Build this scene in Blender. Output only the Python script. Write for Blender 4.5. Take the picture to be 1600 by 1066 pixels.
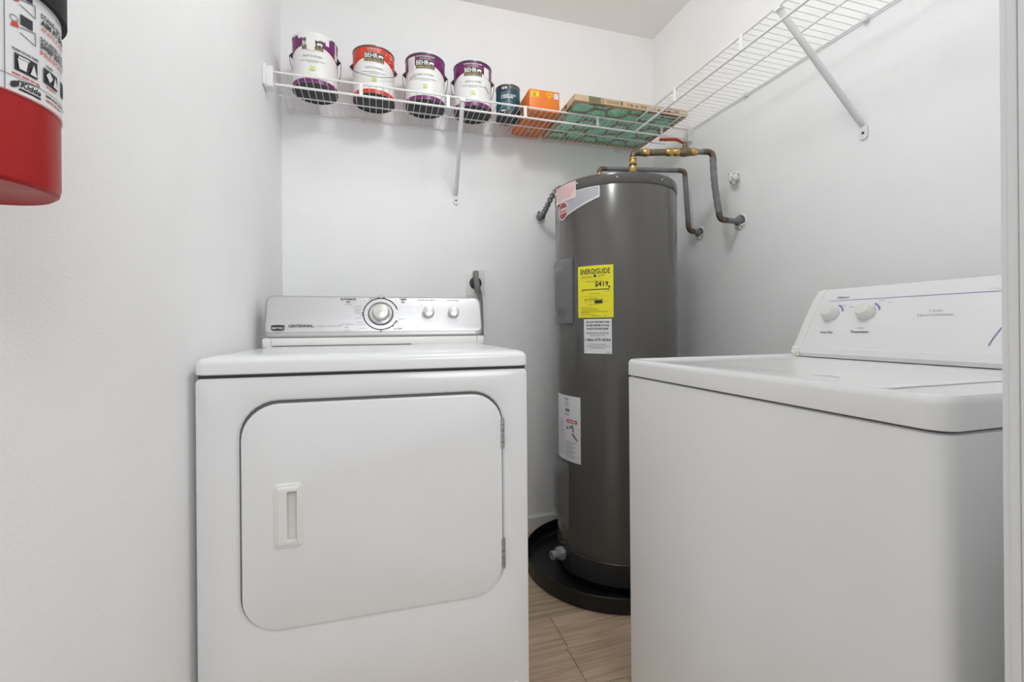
import bpy, bmesh, math, random
from math import sin, cos, pi, radians, sqrt, atan2, hypot
from mathutils import Vector, Matrix

for _o in list(bpy.data.objects):
    bpy.data.objects.remove(_o, do_unlink=True)
random.seed(7)
SC = bpy.context.scene
COL = SC.collection

# ------------------------------------------------------------------ camera, world, lights, exposure
cam_d = bpy.data.cameras.new('camera')
cam = bpy.data.objects.new('camera', cam_d)
COL.objects.link(cam)
SC.camera = cam
F_PX = 702.0
cam_d.sensor_fit = 'HORIZONTAL'
cam_d.sensor_width = 36.0
cam_d.lens = 36.0 * F_PX / 1600.0
cam_d.shift_x = 0.0
cam_d.shift_y = -(533.0 - 511.7) / 1600.0
cam_d.clip_start = 0.02
YAW, ROLL = radians(16.65), 0.0083
cam.rotation_euler = (Matrix.Rotation(-YAW, 3, 'Z') @ Matrix.Rotation(pi / 2, 3, 'X') @ Matrix.Rotation(-ROLL, 3, 'Z')).to_euler()
cam.location = (0, 0, 1.0)

SC.view_settings.view_transform = 'Standard'
SC.view_settings.look = 'None'
SC.view_settings.gamma = 1.0
SC.view_settings.use_curve_mapping = False
SC.view_settings.exposure = 0.0
SC.cycles.max_bounces = 20
SC.cycles.diffuse_bounces = 12

world = bpy.data.worlds.new('world')
SC.world = world
world.use_nodes = True
wn = world.node_tree.nodes['Background']
wn.inputs[0].default_value = (0.97, 0.985, 1.0, 1)
wn.inputs[1].default_value = 0.66


def area_light(name, loc, direction, size, power, color=(1, 0.97, 0.94), shape='DISK', size_y=None, spread=pi):
    d = bpy.data.lights.new(name, 'AREA')
    d.shape = shape
    d.size = size
    if size_y:
        d.size_y = size_y
    d.energy = power
    d.color = color
    d.spread = spread
    o = bpy.data.objects.new(name, d)
    o.location = loc
    o.rotation_euler = Vector(direction).to_track_quat('-Z', 'Y').to_euler()
    COL.objects.link(o)
    return o


# the room's globe lamp under the ceiling, above the frame
ld = bpy.data.lights.new('ceiling_lamp', 'POINT')
ld.energy = 13.0
ld.color = (0.985, 0.99, 0.985)
ld.shadow_soft_size = 0.085
lo = bpy.data.objects.new('ceiling_lamp', ld)
lo.location = (0.44, 0.93, 2.41)
COL.objects.link(lo)
area_light('doorway_fill', (0.62, -1.5, 2.2), (-0.22, 1, -0.40), 1.0, 20.5, (0.97, 0.985, 1.0))  # added fill light behind the camera, lifts the dryer front and left wall

# ------------------------------------------------------------------ materials
MATS = {}


def mat(name, color, rough=0.5, metal=0.0, coat=0.0, bump=0.0, bscale=80.0, var=0.0, vscale=6.0, spec=0.5, stretch=None):
    if name in MATS:
        return MATS[name]
    m = bpy.data.materials.new(name)
    m.use_nodes = True
    nt = m.node_tree
    b = nt.nodes['Principled BSDF']
    b.inputs['Roughness'].default_value = rough
    b.inputs['Metallic'].default_value = metal
    b.inputs['Coat Weight'].default_value = coat
    b.inputs['Coat Roughness'].default_value = 0.08
    b.inputs['Specular IOR Level'].default_value = spec
    tc = nt.nodes.new('ShaderNodeTexCoord')
    vec = tc.outputs['Object']
    if stretch:
        mp = nt.nodes.new('ShaderNodeMapping')
        mp.inputs['Scale'].default_value = stretch
        nt.links.new(vec, mp.inputs['Vector'])
        vec = mp.outputs['Vector']
    n = nt.nodes.new('ShaderNodeTexNoise')
    n.inputs['Scale'].default_value = vscale
    n.inputs['Detail'].default_value = 4
    nt.links.new(vec, n.inputs['Vector'])
    r = nt.nodes.new('ShaderNodeValToRGB')
    v = max(var, 0.012)
    r.color_ramp.elements[0].position = 0.3
    r.color_ramp.elements[1].position = 0.7
    r.color_ramp.elements[0].color = tuple(max(0, c * (1 - v)) for c in color) + (1,)
    r.color_ramp.elements[1].color = tuple(min(1, c * (1 + v)) for c in color) + (1,)
    nt.links.new(n.outputs['Fac'], r.inputs['Fac'])
    nt.links.new(r.outputs['Color'], b.inputs['Base Color'])
    if bump > 0:
        n2 = nt.nodes.new('ShaderNodeTexNoise')
        n2.inputs['Scale'].default_value = bscale
        n2.inputs['Detail'].default_value = 3
        nt.links.new(vec, n2.inputs['Vector'])
        bp = nt.nodes.new('ShaderNodeBump')
        bp.inputs['Strength'].default_value = bump
        bp.inputs['Distance'].default_value = 0.002
        nt.links.new(n2.outputs['Fac'], bp.inputs['Height'])
        nt.links.new(bp.outputs['Normal'], b.inputs['Normal'])
    MATS[name] = m
    return m


M_WALL = mat('wall_paint', (0.88, 0.885, 0.89), 0.55, bump=0.35, bscale=190, var=0.01)
M_CEIL = mat('ceiling_paint', (0.86, 0.86, 0.855), 0.8, bump=0.3, bscale=120)
M_TRIM = mat('trim_paint', (0.80, 0.81, 0.81), 0.35, bump=0.05, bscale=20)
M_DRYER = mat('dryer_enamel', (0.80, 0.81, 0.82), 0.25, coat=0.3, bump=0.03, bscale=350)
M_WASHER = mat('washer_enamel', (0.79, 0.795, 0.795), 0.22, coat=0.4)
M_PLASTIC = mat('white_plastic', (0.80, 0.795, 0.78), 0.35, bump=0.02, bscale=300)
M_CONSOLE_W = mat('console_panel_white', (0.78, 0.78, 0.79), 0.35)
M_YELLOWED = mat('yellowed_plastic', (0.72, 0.70, 0.58), 0.4, var=0.05, vscale=40)
M_DARKGAP = mat('dark_gap', (0.05, 0.048, 0.045), 0.8)
M_GASKET = mat('grey_gasket', (0.16, 0.16, 0.165), 0.7)
M_SILVER = mat('brushed_silver', (0.62, 0.62, 0.63), 0.33, metal=0.72, bump=0.12, bscale=60, stretch=(1, 40, 40), vscale=4, var=0.02)
M_SILVER2 = mat('silver_trim', (0.52, 0.52, 0.52), 0.38, metal=0.6)
M_KNOB = mat('brushed_knob', (0.72, 0.71, 0.68), 0.24, metal=0.85, var=0.05, vscale=30)
M_CHROME = mat('chrome', (0.78, 0.78, 0.78), 0.14, metal=1.0)
M_STEEL = mat('hinge_steel', (0.45, 0.45, 0.45), 0.35, metal=0.9, var=0.08, vscale=60)
M_INK = mat('dark_ink', (0.03, 0.03, 0.035), 0.5)
M_INKGREY = mat('grey_ink', (0.25, 0.25, 0.26), 0.5)
M_INKPALE = mat('pale_grey_ink', (0.36, 0.36, 0.38), 0.5)
M_PURPLEINK = mat('violet_ink', (0.22, 0.20, 0.42), 0.5)
M_TANK = mat('grey_tank_enamel', (0.086, 0.083, 0.077), 0.21, coat=0.15, bump=0.04, bscale=5, var=0.02)
M_TANK2 = mat('tank_base_band', (0.05, 0.049, 0.048), 0.3, coat=0.1)
M_TANKPANEL = mat('tank_cover_plastic', (0.155, 0.155, 0.158), 0.3, bump=0.05, bscale=300)
M_PAN = mat('black_pan_plastic', (0.007, 0.0066, 0.0075), 0.34, var=0.3, vscale=9, bump=0.05, bscale=40)
M_VALVEGREY = mat('grey_valve_plastic', (0.30, 0.30, 0.31), 0.4)
M_YELLOW = mat('yellow_label', (0.86, 0.78, 0.02), 0.45)
M_PAPER = mat('white_label', (0.78, 0.78, 0.80), 0.5)
M_PINK = mat('pink_label', (0.80, 0.62, 0.61), 0.45, var=0.06, vscale=50)
M_PINKINK = mat('pink_ink', (0.70, 0.33, 0.33), 0.5)
M_SWOOSH = mat('silver_label', (0.46, 0.46, 0.49), 0.35, metal=0.2)
M_REDLOGO = mat('dark_red_print', (0.36, 0.045, 0.06), 0.4)
M_REDINK = mat('red_ink', (0.62, 0.06, 0.05), 0.5)
M_INSUL = mat('grey_foam', (0.185, 0.19, 0.20), 0.75, var=0.12, vscale=35, bump=0.3, bscale=90)
M_COPPER = mat('aged_copper', (0.155, 0.105, 0.075), 0.42, metal=0.55, var=0.3, vscale=60, bump=0.1, bscale=100)
M_BRASS = mat('brass', (0.58, 0.40, 0.13), 0.27, metal=0.9, var=0.15, vscale=50)
M_BRONZE = mat('bronze_valve', (0.19, 0.145, 0.085), 0.5, metal=0.45, var=0.2, vscale=80, bump=0.2, bscale=150)
M_REDHANDLE = mat('red_handle', (0.50, 0.07, 0.025), 0.45, var=0.15, vscale=80)
M_CONDUIT = mat('galvanised_conduit', (0.24, 0.245, 0.25), 0.38, metal=0.75, var=0.15, vscale=40)
M_PLASTER = mat('torn_plaster', (0.76, 0.755, 0.74), 0.85, bump=0.8, bscale=60, var=0.06, vscale=60)
M_WIRE = mat('white_wire_coating', (0.80, 0.80, 0.79), 0.32, coat=0.2)
M_BRACKET = mat('white_bracket', (0.78, 0.78, 0.785), 0.4)
M_CANWHITE = mat('paint_label_white', (0.80, 0.80, 0.79), 0.4)
M_CANPURPLE = mat('paint_label_purple', (0.165, 0.012, 0.125), 0.35)
M_CANRED = mat('paint_label_red', (0.62, 0.045, 0.02), 0.35)
M_CANTEAL = mat('paint_label_teal', (0.010, 0.075, 0.110), 0.35)
M_CANBLACK = mat('can_black_plastic', (0.016, 0.016, 0.017), 0.42)
M_CANMETAL = mat('can_rim_metal', (0.16, 0.15, 0.15), 0.35, metal=0.6, var=0.2, vscale=30)
M_BAIL = mat('bail_wire', (0.22, 0.22, 0.22), 0.35, metal=0.8)
M_GOLD = mat('gold_print', (0.50, 0.38, 0.16), 0.4)
M_GREENTAG = mat('lime_print', (0.55, 0.72, 0.12), 0.45)
M_DRIP = mat('dried_white_paint', (0.82, 0.82, 0.80), 0.45, bump=0.3, bscale=60)
M_ORANGE = mat('orange_carton', (0.80, 0.20, 0.02), 0.4, coat=0.1)
M_ORANGEYEL = mat('carton_yellow', (0.88, 0.66, 0.02), 0.45)
M_CARTONBLUE = mat('carton_pale_photo', (0.62, 0.66, 0.82), 0.45, var=0.1, vscale=60)
M_CARD = mat('cardboard', (0.56, 0.42, 0.27), 0.75, var=0.06, vscale=25, bump=0.1, bscale=200)
M_CARDIN = mat('cardboard_grid', (0.42, 0.31, 0.23), 0.8, var=0.1, vscale=25)
M_CARDINK = mat('cardboard_ink', (0.10, 0.085, 0.06), 0.7)
M_CARDGREEN = mat('cardboard_green_print', (0.17, 0.17, 0.09), 0.7, var=0.15, vscale=120)
M_CARDTAN = mat('cardboard_tan_print', (0.36, 0.28, 0.15), 0.7)
M_FIBRE = mat('green_filter_fibre', (0.44, 0.80, 0.58), 0.85, var=0.22, vscale=60, bump=0.7, bscale=160)
M_EXTRED = mat('extinguisher_red', (0.40, 0.012, 0.012), 0.42, coat=0.08, bump=0.03, bscale=150, spec=0.3)
M_EXTBLACK = mat('extinguisher_black', (0.008, 0.008, 0.009), 0.5, spec=0.25)
M_EXTBASE = mat('extinguisher_base', (0.50, 0.15, 0.14), 0.25, metal=0.3, coat=0.4)
M_CORD = mat('grey_cord', (0.22, 0.22, 0.22), 0.5)
M_BLACKPLASTIC = mat('black_plastic', (0.03, 0.03, 0.032), 0.4)


def plank_material():
    m = bpy.data.materials.new('oak_vinyl')
    m.use_nodes = True
    nt = m.node_tree
    b = nt.nodes['Principled BSDF']
    b.inputs['Roughness'].default_value = 0.45
    tc = nt.nodes.new('ShaderNodeTexCoord')
    info = nt.nodes.new('ShaderNodeObjectInfo')
    mp = nt.nodes.new('ShaderNodeMapping')
    mp.inputs['Scale'].default_value = (2.2, 34.0, 1.0)
    add = nt.nodes.new('ShaderNodeVectorMath')
    add.operation = 'ADD'
    comb = nt.nodes.new('ShaderNodeCombineXYZ')
    mul = nt.nodes.new('ShaderNodeMath')
    mul.operation = 'MULTIPLY'
    mul.inputs[1].default_value = 37.0
    nt.links.new(info.outputs['Random'], mul.inputs[0])
    nt.links.new(mul.outputs[0], comb.inputs[0])
    nt.links.new(mul.outputs[0], comb.inputs[1])
    nt.links.new(tc.outputs['Object'], mp.inputs['Vector'])
    nt.links.new(mp.outputs[0], add.inputs[0])
    nt.links.new(comb.outputs[0], add.inputs[1])
    n = nt.nodes.new('ShaderNodeTexNoise')
    n.inputs['Scale'].default_value = 2.0
    n.inputs['Detail'].default_value = 8
    n.inputs['Distortion'].default_value = 0.8
    nt.links.new(add.outputs[0], n.inputs['Vector'])
    r = nt.nodes.new('ShaderNodeValToRGB')
    r.color_ramp.elements[0].position = 0.3
    r.color_ramp.elements[1].position = 0.72
    r.color_ramp.elements[0].color = (0.37, 0.265, 0.18, 1)
    r.color_ramp.elements[1].color = (0.60, 0.46, 0.335, 1)
    nt.links.new(n.outputs['Fac'], r.inputs['Fac'])
    hsv = nt.nodes.new('ShaderNodeHueSaturation')
    mr = nt.nodes.new('ShaderNodeMapRange')
    mr.inputs['To Min'].default_value = 0.86
    mr.inputs['To Max'].default_value = 1.12
    nt.links.new(info.outputs['Random'], mr.inputs['Value'])
    nt.links.new(mr.outputs[0], hsv.inputs['Value'])
    nt.links.new(r.outputs['Color'], hsv.inputs['Color'])
    nt.links.new(hsv.outputs['Color'], b.inputs['Base Color'])
    bp = nt.nodes.new('ShaderNodeBump')
    bp.inputs['Strength'].default_value = 0.15
    bp.inputs['Distance'].default_value = 0.001
    nt.links.new(n.outputs['Fac'], bp.inputs['Height'])
    nt.links.new(bp.outputs['Normal'], b.inputs['Normal'])
    return m


M_PLANK = plank_material()

# ------------------------------------------------------------------ geometry helpers
OFF = {}


def thing(name, label, cat, loc=(0, 0, 0), rotz=0.0, group=None, local=False):
    """An Empty at the thing's base; parts are then given in world space (or in its own space when local)."""
    o = bpy.data.objects.new(name, None)
    o.empty_display_size = 0.05
    COL.objects.link(o)
    o.location = loc
    o.rotation_euler = (0, 0, rotz)
    o['label'] = label
    o['category'] = cat
    if group:
        o['group'] = group
    OFF[o.name] = Vector((0, 0, 0)) if local else Vector(loc)
    return o


def obj(name, bm, m, parent=None, smooth=True, label=None, angle=35):
    me = bpy.data.meshes.new(name)
    off = OFF.get(parent.name, Vector((0, 0, 0))) if parent else Vector((0, 0, 0))
    if off.length > 0:
        bmesh.ops.translate(bm, verts=bm.verts, vec=-off)
    bmesh.ops.recalc_face_normals(bm, faces=bm.faces)
    bm.to_mesh(me)
    bm.free()
    me.materials.append(m)
    if smooth:
        for p in me.polygons:
            p.use_smooth = True
        me.set_sharp_from_angle(angle=radians(angle))
    o = bpy.data.objects.new(name, me)
    COL.objects.link(o)
    if parent:
        o.parent = parent
        OFF[o.name] = off
    if label:
        o['label'] = label
    return o


def flat_obj(name, verts, faces, m, parent, label=None):
    """Printed marks: open faces already oriented outwards."""
    off = OFF.get(parent.name, Vector((0, 0, 0)))
    me = bpy.data.meshes.new(name)
    me.from_pydata([tuple(Vector(v) - off) for v in verts], [], faces)
    me.materials.append(m)
    o = bpy.data.objects.new(name, me)
    COL.objects.link(o)
    o.parent = parent
    OFF[o.name] = off
    if label:
        o['label'] = label
    return o


def struct(name, bm, m, parent=None, smooth=False):
    o = obj(name, bm, m, parent, smooth)
    o['kind'] = 'structure'
    return o


def NB():
    return bmesh.new()


def box(bm, x0, x1, y0, y1, z0, z1):
    vs = [bm.verts.new(p) for p in ((x0, y0, z0), (x1, y0, z0), (x1, y1, z0), (x0, y1, z0), (x0, y0, z1), (x1, y0, z1), (x1, y1, z1), (x0, y1, z1))]
    for f in ((3, 2, 1, 0), (4, 5, 6, 7), (0, 1, 5, 4), (1, 2, 6, 5), (2, 3, 7, 6), (3, 0, 4, 7)):
        bm.faces.new([vs[i] for i in f])
    return vs


def bbox(bm, x0, x1, y0, y1, z0, z1, r=0.003, seg=2):
    """box with rounded edges"""
    t = bmesh.new()
    box(t, x0, x1, y0, y1, z0, z1)
    bmesh.ops.bevel(t, geom=list(t.edges), offset=r, segments=seg, profile=0.5, affect='EDGES')
    merge(bm, t)


def merge(bm, t):
    t.verts.index_update()
    vs = [bm.verts.new(v.co) for v in t.verts]
    for f in t.faces:
        try:
            bm.faces.new([vs[v.index] for v in f.verts])
        except ValueError:
            pass
    t.free()


def loft(bm, loops, cap0=True, cap1=True, closed=True):
    rows = [[bm.verts.new(p) for p in lp] for lp in loops]
    n = len(rows[0])
    for a, b in zip(rows, rows[1:]):
        for i in range(n if closed else n - 1):
            j = (i + 1) % n
            bm.faces.new((a[i], a[j], b[j], b[i]))
    if cap0:
        bm.faces.new(rows[0][::-1])
    if cap1:
        bm.faces.new(rows[-1])
    return rows


def rr(x0, x1, z0, z1, r, n=6):
    """rounded rectangle outline (2-D), r a number or four radii (x0z0, x1z0, x1z1, x0z1)"""
    if not isinstance(r, (tuple, list)):
        r = (r,) * 4
    pts = []
    for (cx, cz, a, q) in ((x0, z0, pi, r[0]), (x1, z0, 1.5 * pi, r[1]), (x1, z1, 0, r[2]), (x0, z1, 0.5 * pi, r[3])):
        ox = cx + (q if cx == x0 else -q)
        oz = cz + (q if cz == z0 else -q)
        for i in range(n + 1):
            t = a + 0.5 * pi * i / n
            pts.append((ox + q * cos(t), oz + q * sin(t)))
    return pts


def lathe(bm, prof, c=(0, 0, 0), n=40, axis=(0, 0, 1), cap0=True, cap1=True):
    """prof: (radius, height along axis) list"""
    q = Vector((0, 0, 1)).rotation_difference(Vector(axis).normalized())
    c = Vector(c)
    loops = []
    for r, h in prof:
        loops.append([c + q @ Vector((r * cos(2 * pi * i / n), r * sin(2 * pi * i / n), h)) for i in range(n)])
    loft(bm, loops, cap0, cap1)


def tube(bm, pts, r, n=10, caps=True):
    pts = [Vector(p) for p in pts]
    rs = r if isinstance(r, (list, tuple)) else [r] * len(pts)
    t = (pts[1] - pts[0]).normalized()
    u = t.orthogonal().normalized()
    loops = []
    for i, p in enumerate(pts):
        d = pts[min(i + 1, len(pts) - 1)] - pts[max(i - 1, 0)]
        d.normalize()
        u = (u - d * u.dot(d)).normalized()
        v = d.cross(u)
        loops.append([p + rs[i] * (cos(2 * pi * k / n) * u + sin(2 * pi * k / n) * v) for k in range(n)])
    loft(bm, loops, caps, caps)


def arc_pts(p0, pc, p1, n=8):
    """quadratic bend from p0 to p1 around the corner pc"""
    p0, pc, p1 = Vector(p0), Vector(pc), Vector(p1)
    return [(1 - t) ** 2 * p0 + 2 * t * (1 - t) * pc + t * t * p1 for t in [i / n for i in range(n + 1)]]


def ball(bm, c, r, seg=10, sc=(1, 1, 1)):
    t = bmesh.new()
    bmesh.ops.create_uvsphere(t, u_segments=seg, v_segments=max(5, seg * 2 // 3), radius=r)
    for v in t.verts:
        v.co = Vector((v.co.x * sc[0], v.co.y * sc[1], v.co.z * sc[2])) + Vector(c)
    merge(bm, t)


# --- surface mappings: (x to the right, y up, h outwards) -> 3-D
def plane_map(o, u, v):
    o, u, v = Vector(o), Vector(u).normalized(), Vector(v).normalized()
    n = u.cross(v)
    return lambda x, y, h=0.0005: o + u * x + v * y + n * h


def cyl_map(cx, cy, r, th0, z0):
    """th0 in degrees; x runs along the surface to the viewer's right"""
    return lambda x, y, h=0.0006: Vector((cx + (r + h) * cos(radians(th0) + x / r), cy + (r + h) * sin(radians(th0) + x / r), z0 + y))


class Print:
    """collects flat marks on one mapped surface into one mesh"""
    def __init__(self, f, h=0.0006):
        self.f, self.h, self.v, self.fa = f, h, [], []

    def poly(self, pts):
        b = len(self.v)
        self.v += [self.f(x, y, self.h) for x, y in pts]
        self.fa.append(list(range(b, b + len(pts))))

    def rect(self, x0, x1, y0, y1, n=None):
        n = n or max(1, int(abs(x1 - x0) / 0.006))
        for i in range(n):
            a, b = x0 + (x1 - x0) * i / n, x0 + (x1 - x0) * (i + 1) / n
            self.poly([(a, y0), (b, y0), (b, y1), (a, y1)])

    def strip(self, lo, hi):
        for (a, b, c, d) in zip(lo, lo[1:], hi, hi[1:]):
            self.poly([a, b, d, c])

    def line(self, x0, y0, x1, y1, w):
        dx, dy = x1 - x0, y1 - y0
        L = hypot(dx, dy)
        px, py = -dy / L * w / 2, dx / L * w / 2
        n = max(1, int(L / 0.008))
        for i in range(n):
            a, b = i / n, (i + 1) / n
            self.poly([(x0 + dx * a - px, y0 + dy * a - py), (x0 + dx * b - px, y0 + dy * b - py), (x0 + dx * b + px, y0 + dy * b + py), (x0 + dx * a + px, y0 + dy * a + py)])

    def disc(self, x, y, rx, ry=None, n=24):
        ry = ry or rx
        for i in range(n):
            a, b = 2 * pi * i / n, 2 * pi * (i + 1) / n
            self.poly([(x, y), (x + rx * cos(a), y + ry * sin(a)), (x + rx * cos(b), y + ry * sin(b))])

    def ring(self, x, y, r, w, a0=0.0, a1=360.0, n=40):
        n = max(3, int(n * abs(a1 - a0) / 360))
        for i in range(n):
            a, b = radians(a0 + (a1 - a0) * i / n), radians(a0 + (a1 - a0) * (i + 1) / n)
            self.poly([(x + (r - w / 2) * cos(a), y + (r - w / 2) * sin(a)), (x + (r + w / 2) * cos(a), y + (r + w / 2) * sin(a)),
                       (x + (r + w / 2) * cos(b), y + (r + w / 2) * sin(b)), (x + (r - w / 2) * cos(b), y + (r - w / 2) * sin(b))])

    def text(self, s, x, y, size, align='CENTER', bold=0.0, width=None, shear=0.0, rot=0.0):
        c = bpy.data.curves.new('t', 'FONT')
        c.body = s
        c.size = 1.0
        c.resolution_u = 2
        c.offset = bold
        c.shear = shear
        o = bpy.data.objects.new('t', c)
        me = bpy.data.meshes.new_from_object(o)
        vs = [(v.co.x, v.co.y) for v in me.vertices]
        if vs:
            x0, x1 = min(v[0] for v in vs), max(v[0] for v in vs)
            sx = size if width is None else width / (x1 - x0)
            w = (x1 - x0) * sx
            ox = {'CENTER': -w / 2, 'LEFT': 0.0, 'RIGHT': -w}[align]
            b = len(self.v)
            cr, sr = cos(rot), sin(rot)
            for vx, vy in vs:
                lx, ly = ox + (vx - x0) * sx, vy * size
                self.v.append(self.f(x + lx * cr - ly * sr, y + lx * sr + ly * cr, self.h))
            for p in me.polygons:
                self.fa.append([b + i for i in p.vertices])
        bpy.data.objects.remove(o)
        bpy.data.curves.remove(c)
        bpy.data.meshes.remove(me)

    def fine(self, x0, x1, y, hgt, seed=0):
        """a line of print too small to read: short strokes of word length"""
        rng = random.Random(seed * 91 + int(y * 1e5))
        x = x0
        while x < x1:
            w = min(rng.uniform(2.0, 5.5) * hgt, x1 - x)
            self.rect(x, x + w, y, y + hgt, 1)
            x += w + hgt * 0.8

    def done(self, name, m, parent, label=None):
        o = flat_obj(name, self.v, self.fa, m, parent, label)
        if name.endswith('print') or name.endswith('lettering') or name in ('pictogram', 'scuff_mark', 'marker_stroke', 'printed_arc'):
            o['kind'] = 'stuff'           # small print, too small to pick apart
        return o


def cyl_patch(bm, cx, cy, R, th0, th1, z0, z1, t=0.0006, nth=16, nz=2, bump=None):
    """curved plate lying on a cylinder; z0/z1 numbers or functions of the fraction along; bump(u,v) extra height"""
    fz0 = z0 if callable(z0) else (lambda u: z0)
    fz1 = z1 if callable(z1) else (lambda u: z1)
    rows = []
    for i in range(nth + 1):
        u = i / nth
        th = radians(th0 + (th1 - th0) * u)
        row = []
        for j in range(nz + 1):
            v = j / nz
            z = fz0(u) + (fz1(u) - fz0(u)) * v
            r = R + t + (bump(u, v) if bump else 0)
            row.append(bm.verts.new((cx + r * cos(th), cy + r * sin(th), z)))
        rows.append(row)
    for a, b in zip(rows, rows[1:]):
        for j in range(nz):
            bm.faces.new((a[j], b[j], b[j + 1], a[j + 1]))
    # skirt down to the surface
    edge = [rows[i][0] for i in range(nth + 1)] + [rows[nth][j] for j in range(1, nz + 1)] + [rows[i][nz] for i in range(nth - 1, -1, -1)] + [rows[0][j] for j in range(nz - 1, 0, -1)]
    low = []
    for v in edge:
        d = Vector((v.co.x - cx, v.co.y - cy))
        d = d.normalized() * (R - 0.001)
        low.append(bm.verts.new((cx + d.x, cy + d.y, v.co.z)))
    for i in range(len(edge)):
        j = (i + 1) % len(edge)
        bm.faces.new((edge[j], edge[i], low[i], low[j]))


# ------------------------------------------------------------------ the room
LW, RW, BACK, CEIL, FR = -0.384, 1.434, 2.10, 2.546, 0.285
T = 0.10
FLOOR_Y0 = -2.4
bm = NB(); box(bm, LW - T, RW + T, FLOOR_Y0, BACK + T, -0.10, -0.004); floor = struct('floor', bm, M_DARKGAP)
bm = NB(); box(bm, LW - T, RW + T, 0.165, BACK + T, CEIL, CEIL + 0.1); struct('ceiling', bm, M_CEIL)
bm = NB(); box(bm, LW - T, LW, 0.165, BACK + T, -0.02, CEIL); struct('wall_left', bm, M_WALL)
bm = NB(); box(bm, RW, RW + T, 0.165, BACK + T, -0.02, CEIL); struct('wall_right', bm, M_WALL)
bm = NB(); box(bm, LW, RW, BACK, BACK + T, -0.02, CEIL); struct('wall_back', bm, M_WALL)
bm = NB()
box(bm, 0.604, RW, 0.165, 0.2795, -0.02, CEIL)
box(bm, LW, 0.604, 0.165, 0.2795, 2.13, CEIL)
struct('wall_front', bm, M_WALL)
# door frame on the right of the opening: jamb, stop and casing
bm = NB()
bbox(bm, 0.586, 0.603, 0.2722, 0.2795, -0.004, 2.13, 0.0012)
bbox(bm, 0.5862, 0.603, 0.160, 0.2717, -0.004, 2.13, 0.0012)
bbox(bm, 0.5895, 0.665, 0.2797, 0.2868, -0.004, 2.19, 0.002)
bbox(bm, 0.577, 0.5860, 0.185, 0.2575, -0.004, 2.12, 0.002)
struct('trim_1', bm, M_TRIM, smooth=True)
bm = NB(); box(bm, LW + 0.001, RW - 0.001, BACK - 0.012, BACK - 0.0005, 0.001, 0.070); bmesh.ops.bevel(bm, geom=[e for e in bm.edges if all(v.co.z > 0.06 and v.co.y < BACK - 0.005 for v in e.verts)], offset=0.006, segments=2, affect='EDGES'); struct('baseboard_back', bm, M_TRIM)
bm = NB(); box(bm, RW - 0.012, RW - 0.0005, FR + 0.01, BACK - 0.013, 0.001, 0.070); struct('baseboard_right', bm, M_TRIM)
# planks: boards run across the room, end joints at x = .56
PW = 0.155
for i in range(-16, 6):
    y0 = 1.292 + i * PW
    y1 = min(y0 + PW, BACK)
    if y1 - y0 < 0.02:
        continue
    L = 0.95
    xs = 0.562 - (0.0 if i % 2 == 0 else 0.006) + (0 if i in (-1, 0) else random.uniform(0, L))
    x = xs
    while x > LW:
        x -= L
    while x < RW:
        a, b = max(x, LW), min(x + L, RW)
        if b - a > 0.01:
            bm = NB()
            box(bm, a - (a + b) / 2 + 0.0008, b - (a + b) / 2 - 0.0008, -(y1 - y0) / 2 + 0.0006, (y1 - y0) / 2 - 0.0006, -0.004, 0.0)
            bmesh.ops.bevel(bm, geom=[e for e in bm.edges if all(v.co.z > -0.001 for v in e.verts)], offset=0.0008, segments=1, affect='EDGES')
            o = obj('plank', bm, M_PLANK, floor, smooth=False)
            o.location = ((a + b) / 2, (y0 + y1) / 2, 0)
        x += L

# ------------------------------------------------------------------ dryer (its own space: front at y=0)
DR = thing('clothes_dryer', 'white front-loading clothes dryer with a brushed silver console, against the left wall', 'dryer', (-0.004, 1.090, 0), radians(-1.25), local=True)
HW = 0.3675
DX0, DX1, DZ0, DZ1 = -0.285, 0.3015, 0.337, 0.842      # door opening
bm = NB()
def xz(pts, y): return [(x, y, z) for x, z in pts]
N = 8
hole = lambda g: rr(DX0 - g, DX1 + g, DZ0 - g, DZ1 + g, 0.078 + g, N)
loft(bm, [xz(rr(-HW, HW, 0.012, 0.8965, 0.012, N), 0.70), xz(rr(-HW, HW, 0.012, 0.8965, 0.010, N), 0.010),
          xz(rr(-HW + 0.0015, HW - 0.0015, 0.0135, 0.895, 0.010, N), 0.0035), xz(rr(-HW + 0.007, HW - 0.007, 0.02, 0.8905, 0.010, N), 0.0),
          xz(hole(0.012), 0.0), xz(hole(0.005), 0.0018), xz(hole(0.001), 0.0065), xz(hole(0.0), 0.022)], cap0=True, cap1=True)
body = obj('cabinet', bm, M_DRYER, DR)
bm = NB(); loft(bm, [xz(rr(DX0 + 0.0005, DX1 - 0.0005, DZ0 + 0.0005, DZ1 - 0.0005, 0.076, N), 0.0205), xz(rr(DX0 + 0.0005, DX1 - 0.0005, DZ0 + 0.0005, DZ1 - 0.0005, 0.076, N), 0.012)])
obj('door_gasket', bm, M_GASKET, DR)
bm = NB()
gl, gr, gb, gt = 0.0042, 0.0022, 0.0018, 0.0062
dd = lambda i: rr(DX0 + gl + i, DX1 - gr - i, DZ0 + gb + i, DZ1 - gt - i, 0.076 - i, N)
HX0, HX1, HZ0, HZ1 = -0.216, -0.160, 0.519, 0.660
loft(bm, [xz(dd(0), 0.0115), xz(dd(0), 0.0005), xz(dd(0.0015), -0.0020), xz(dd(0.005), -0.003), xz(rr(-0.1905, -0.1665, 0.536, 0.645, 0.003, N), -0.0030), xz(rr(-0.1905, -0.1665, 0.536, 0.645, 0.003, N), 0.0105)])
door = obj('door', bm, M_DRYER, DR)
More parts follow.
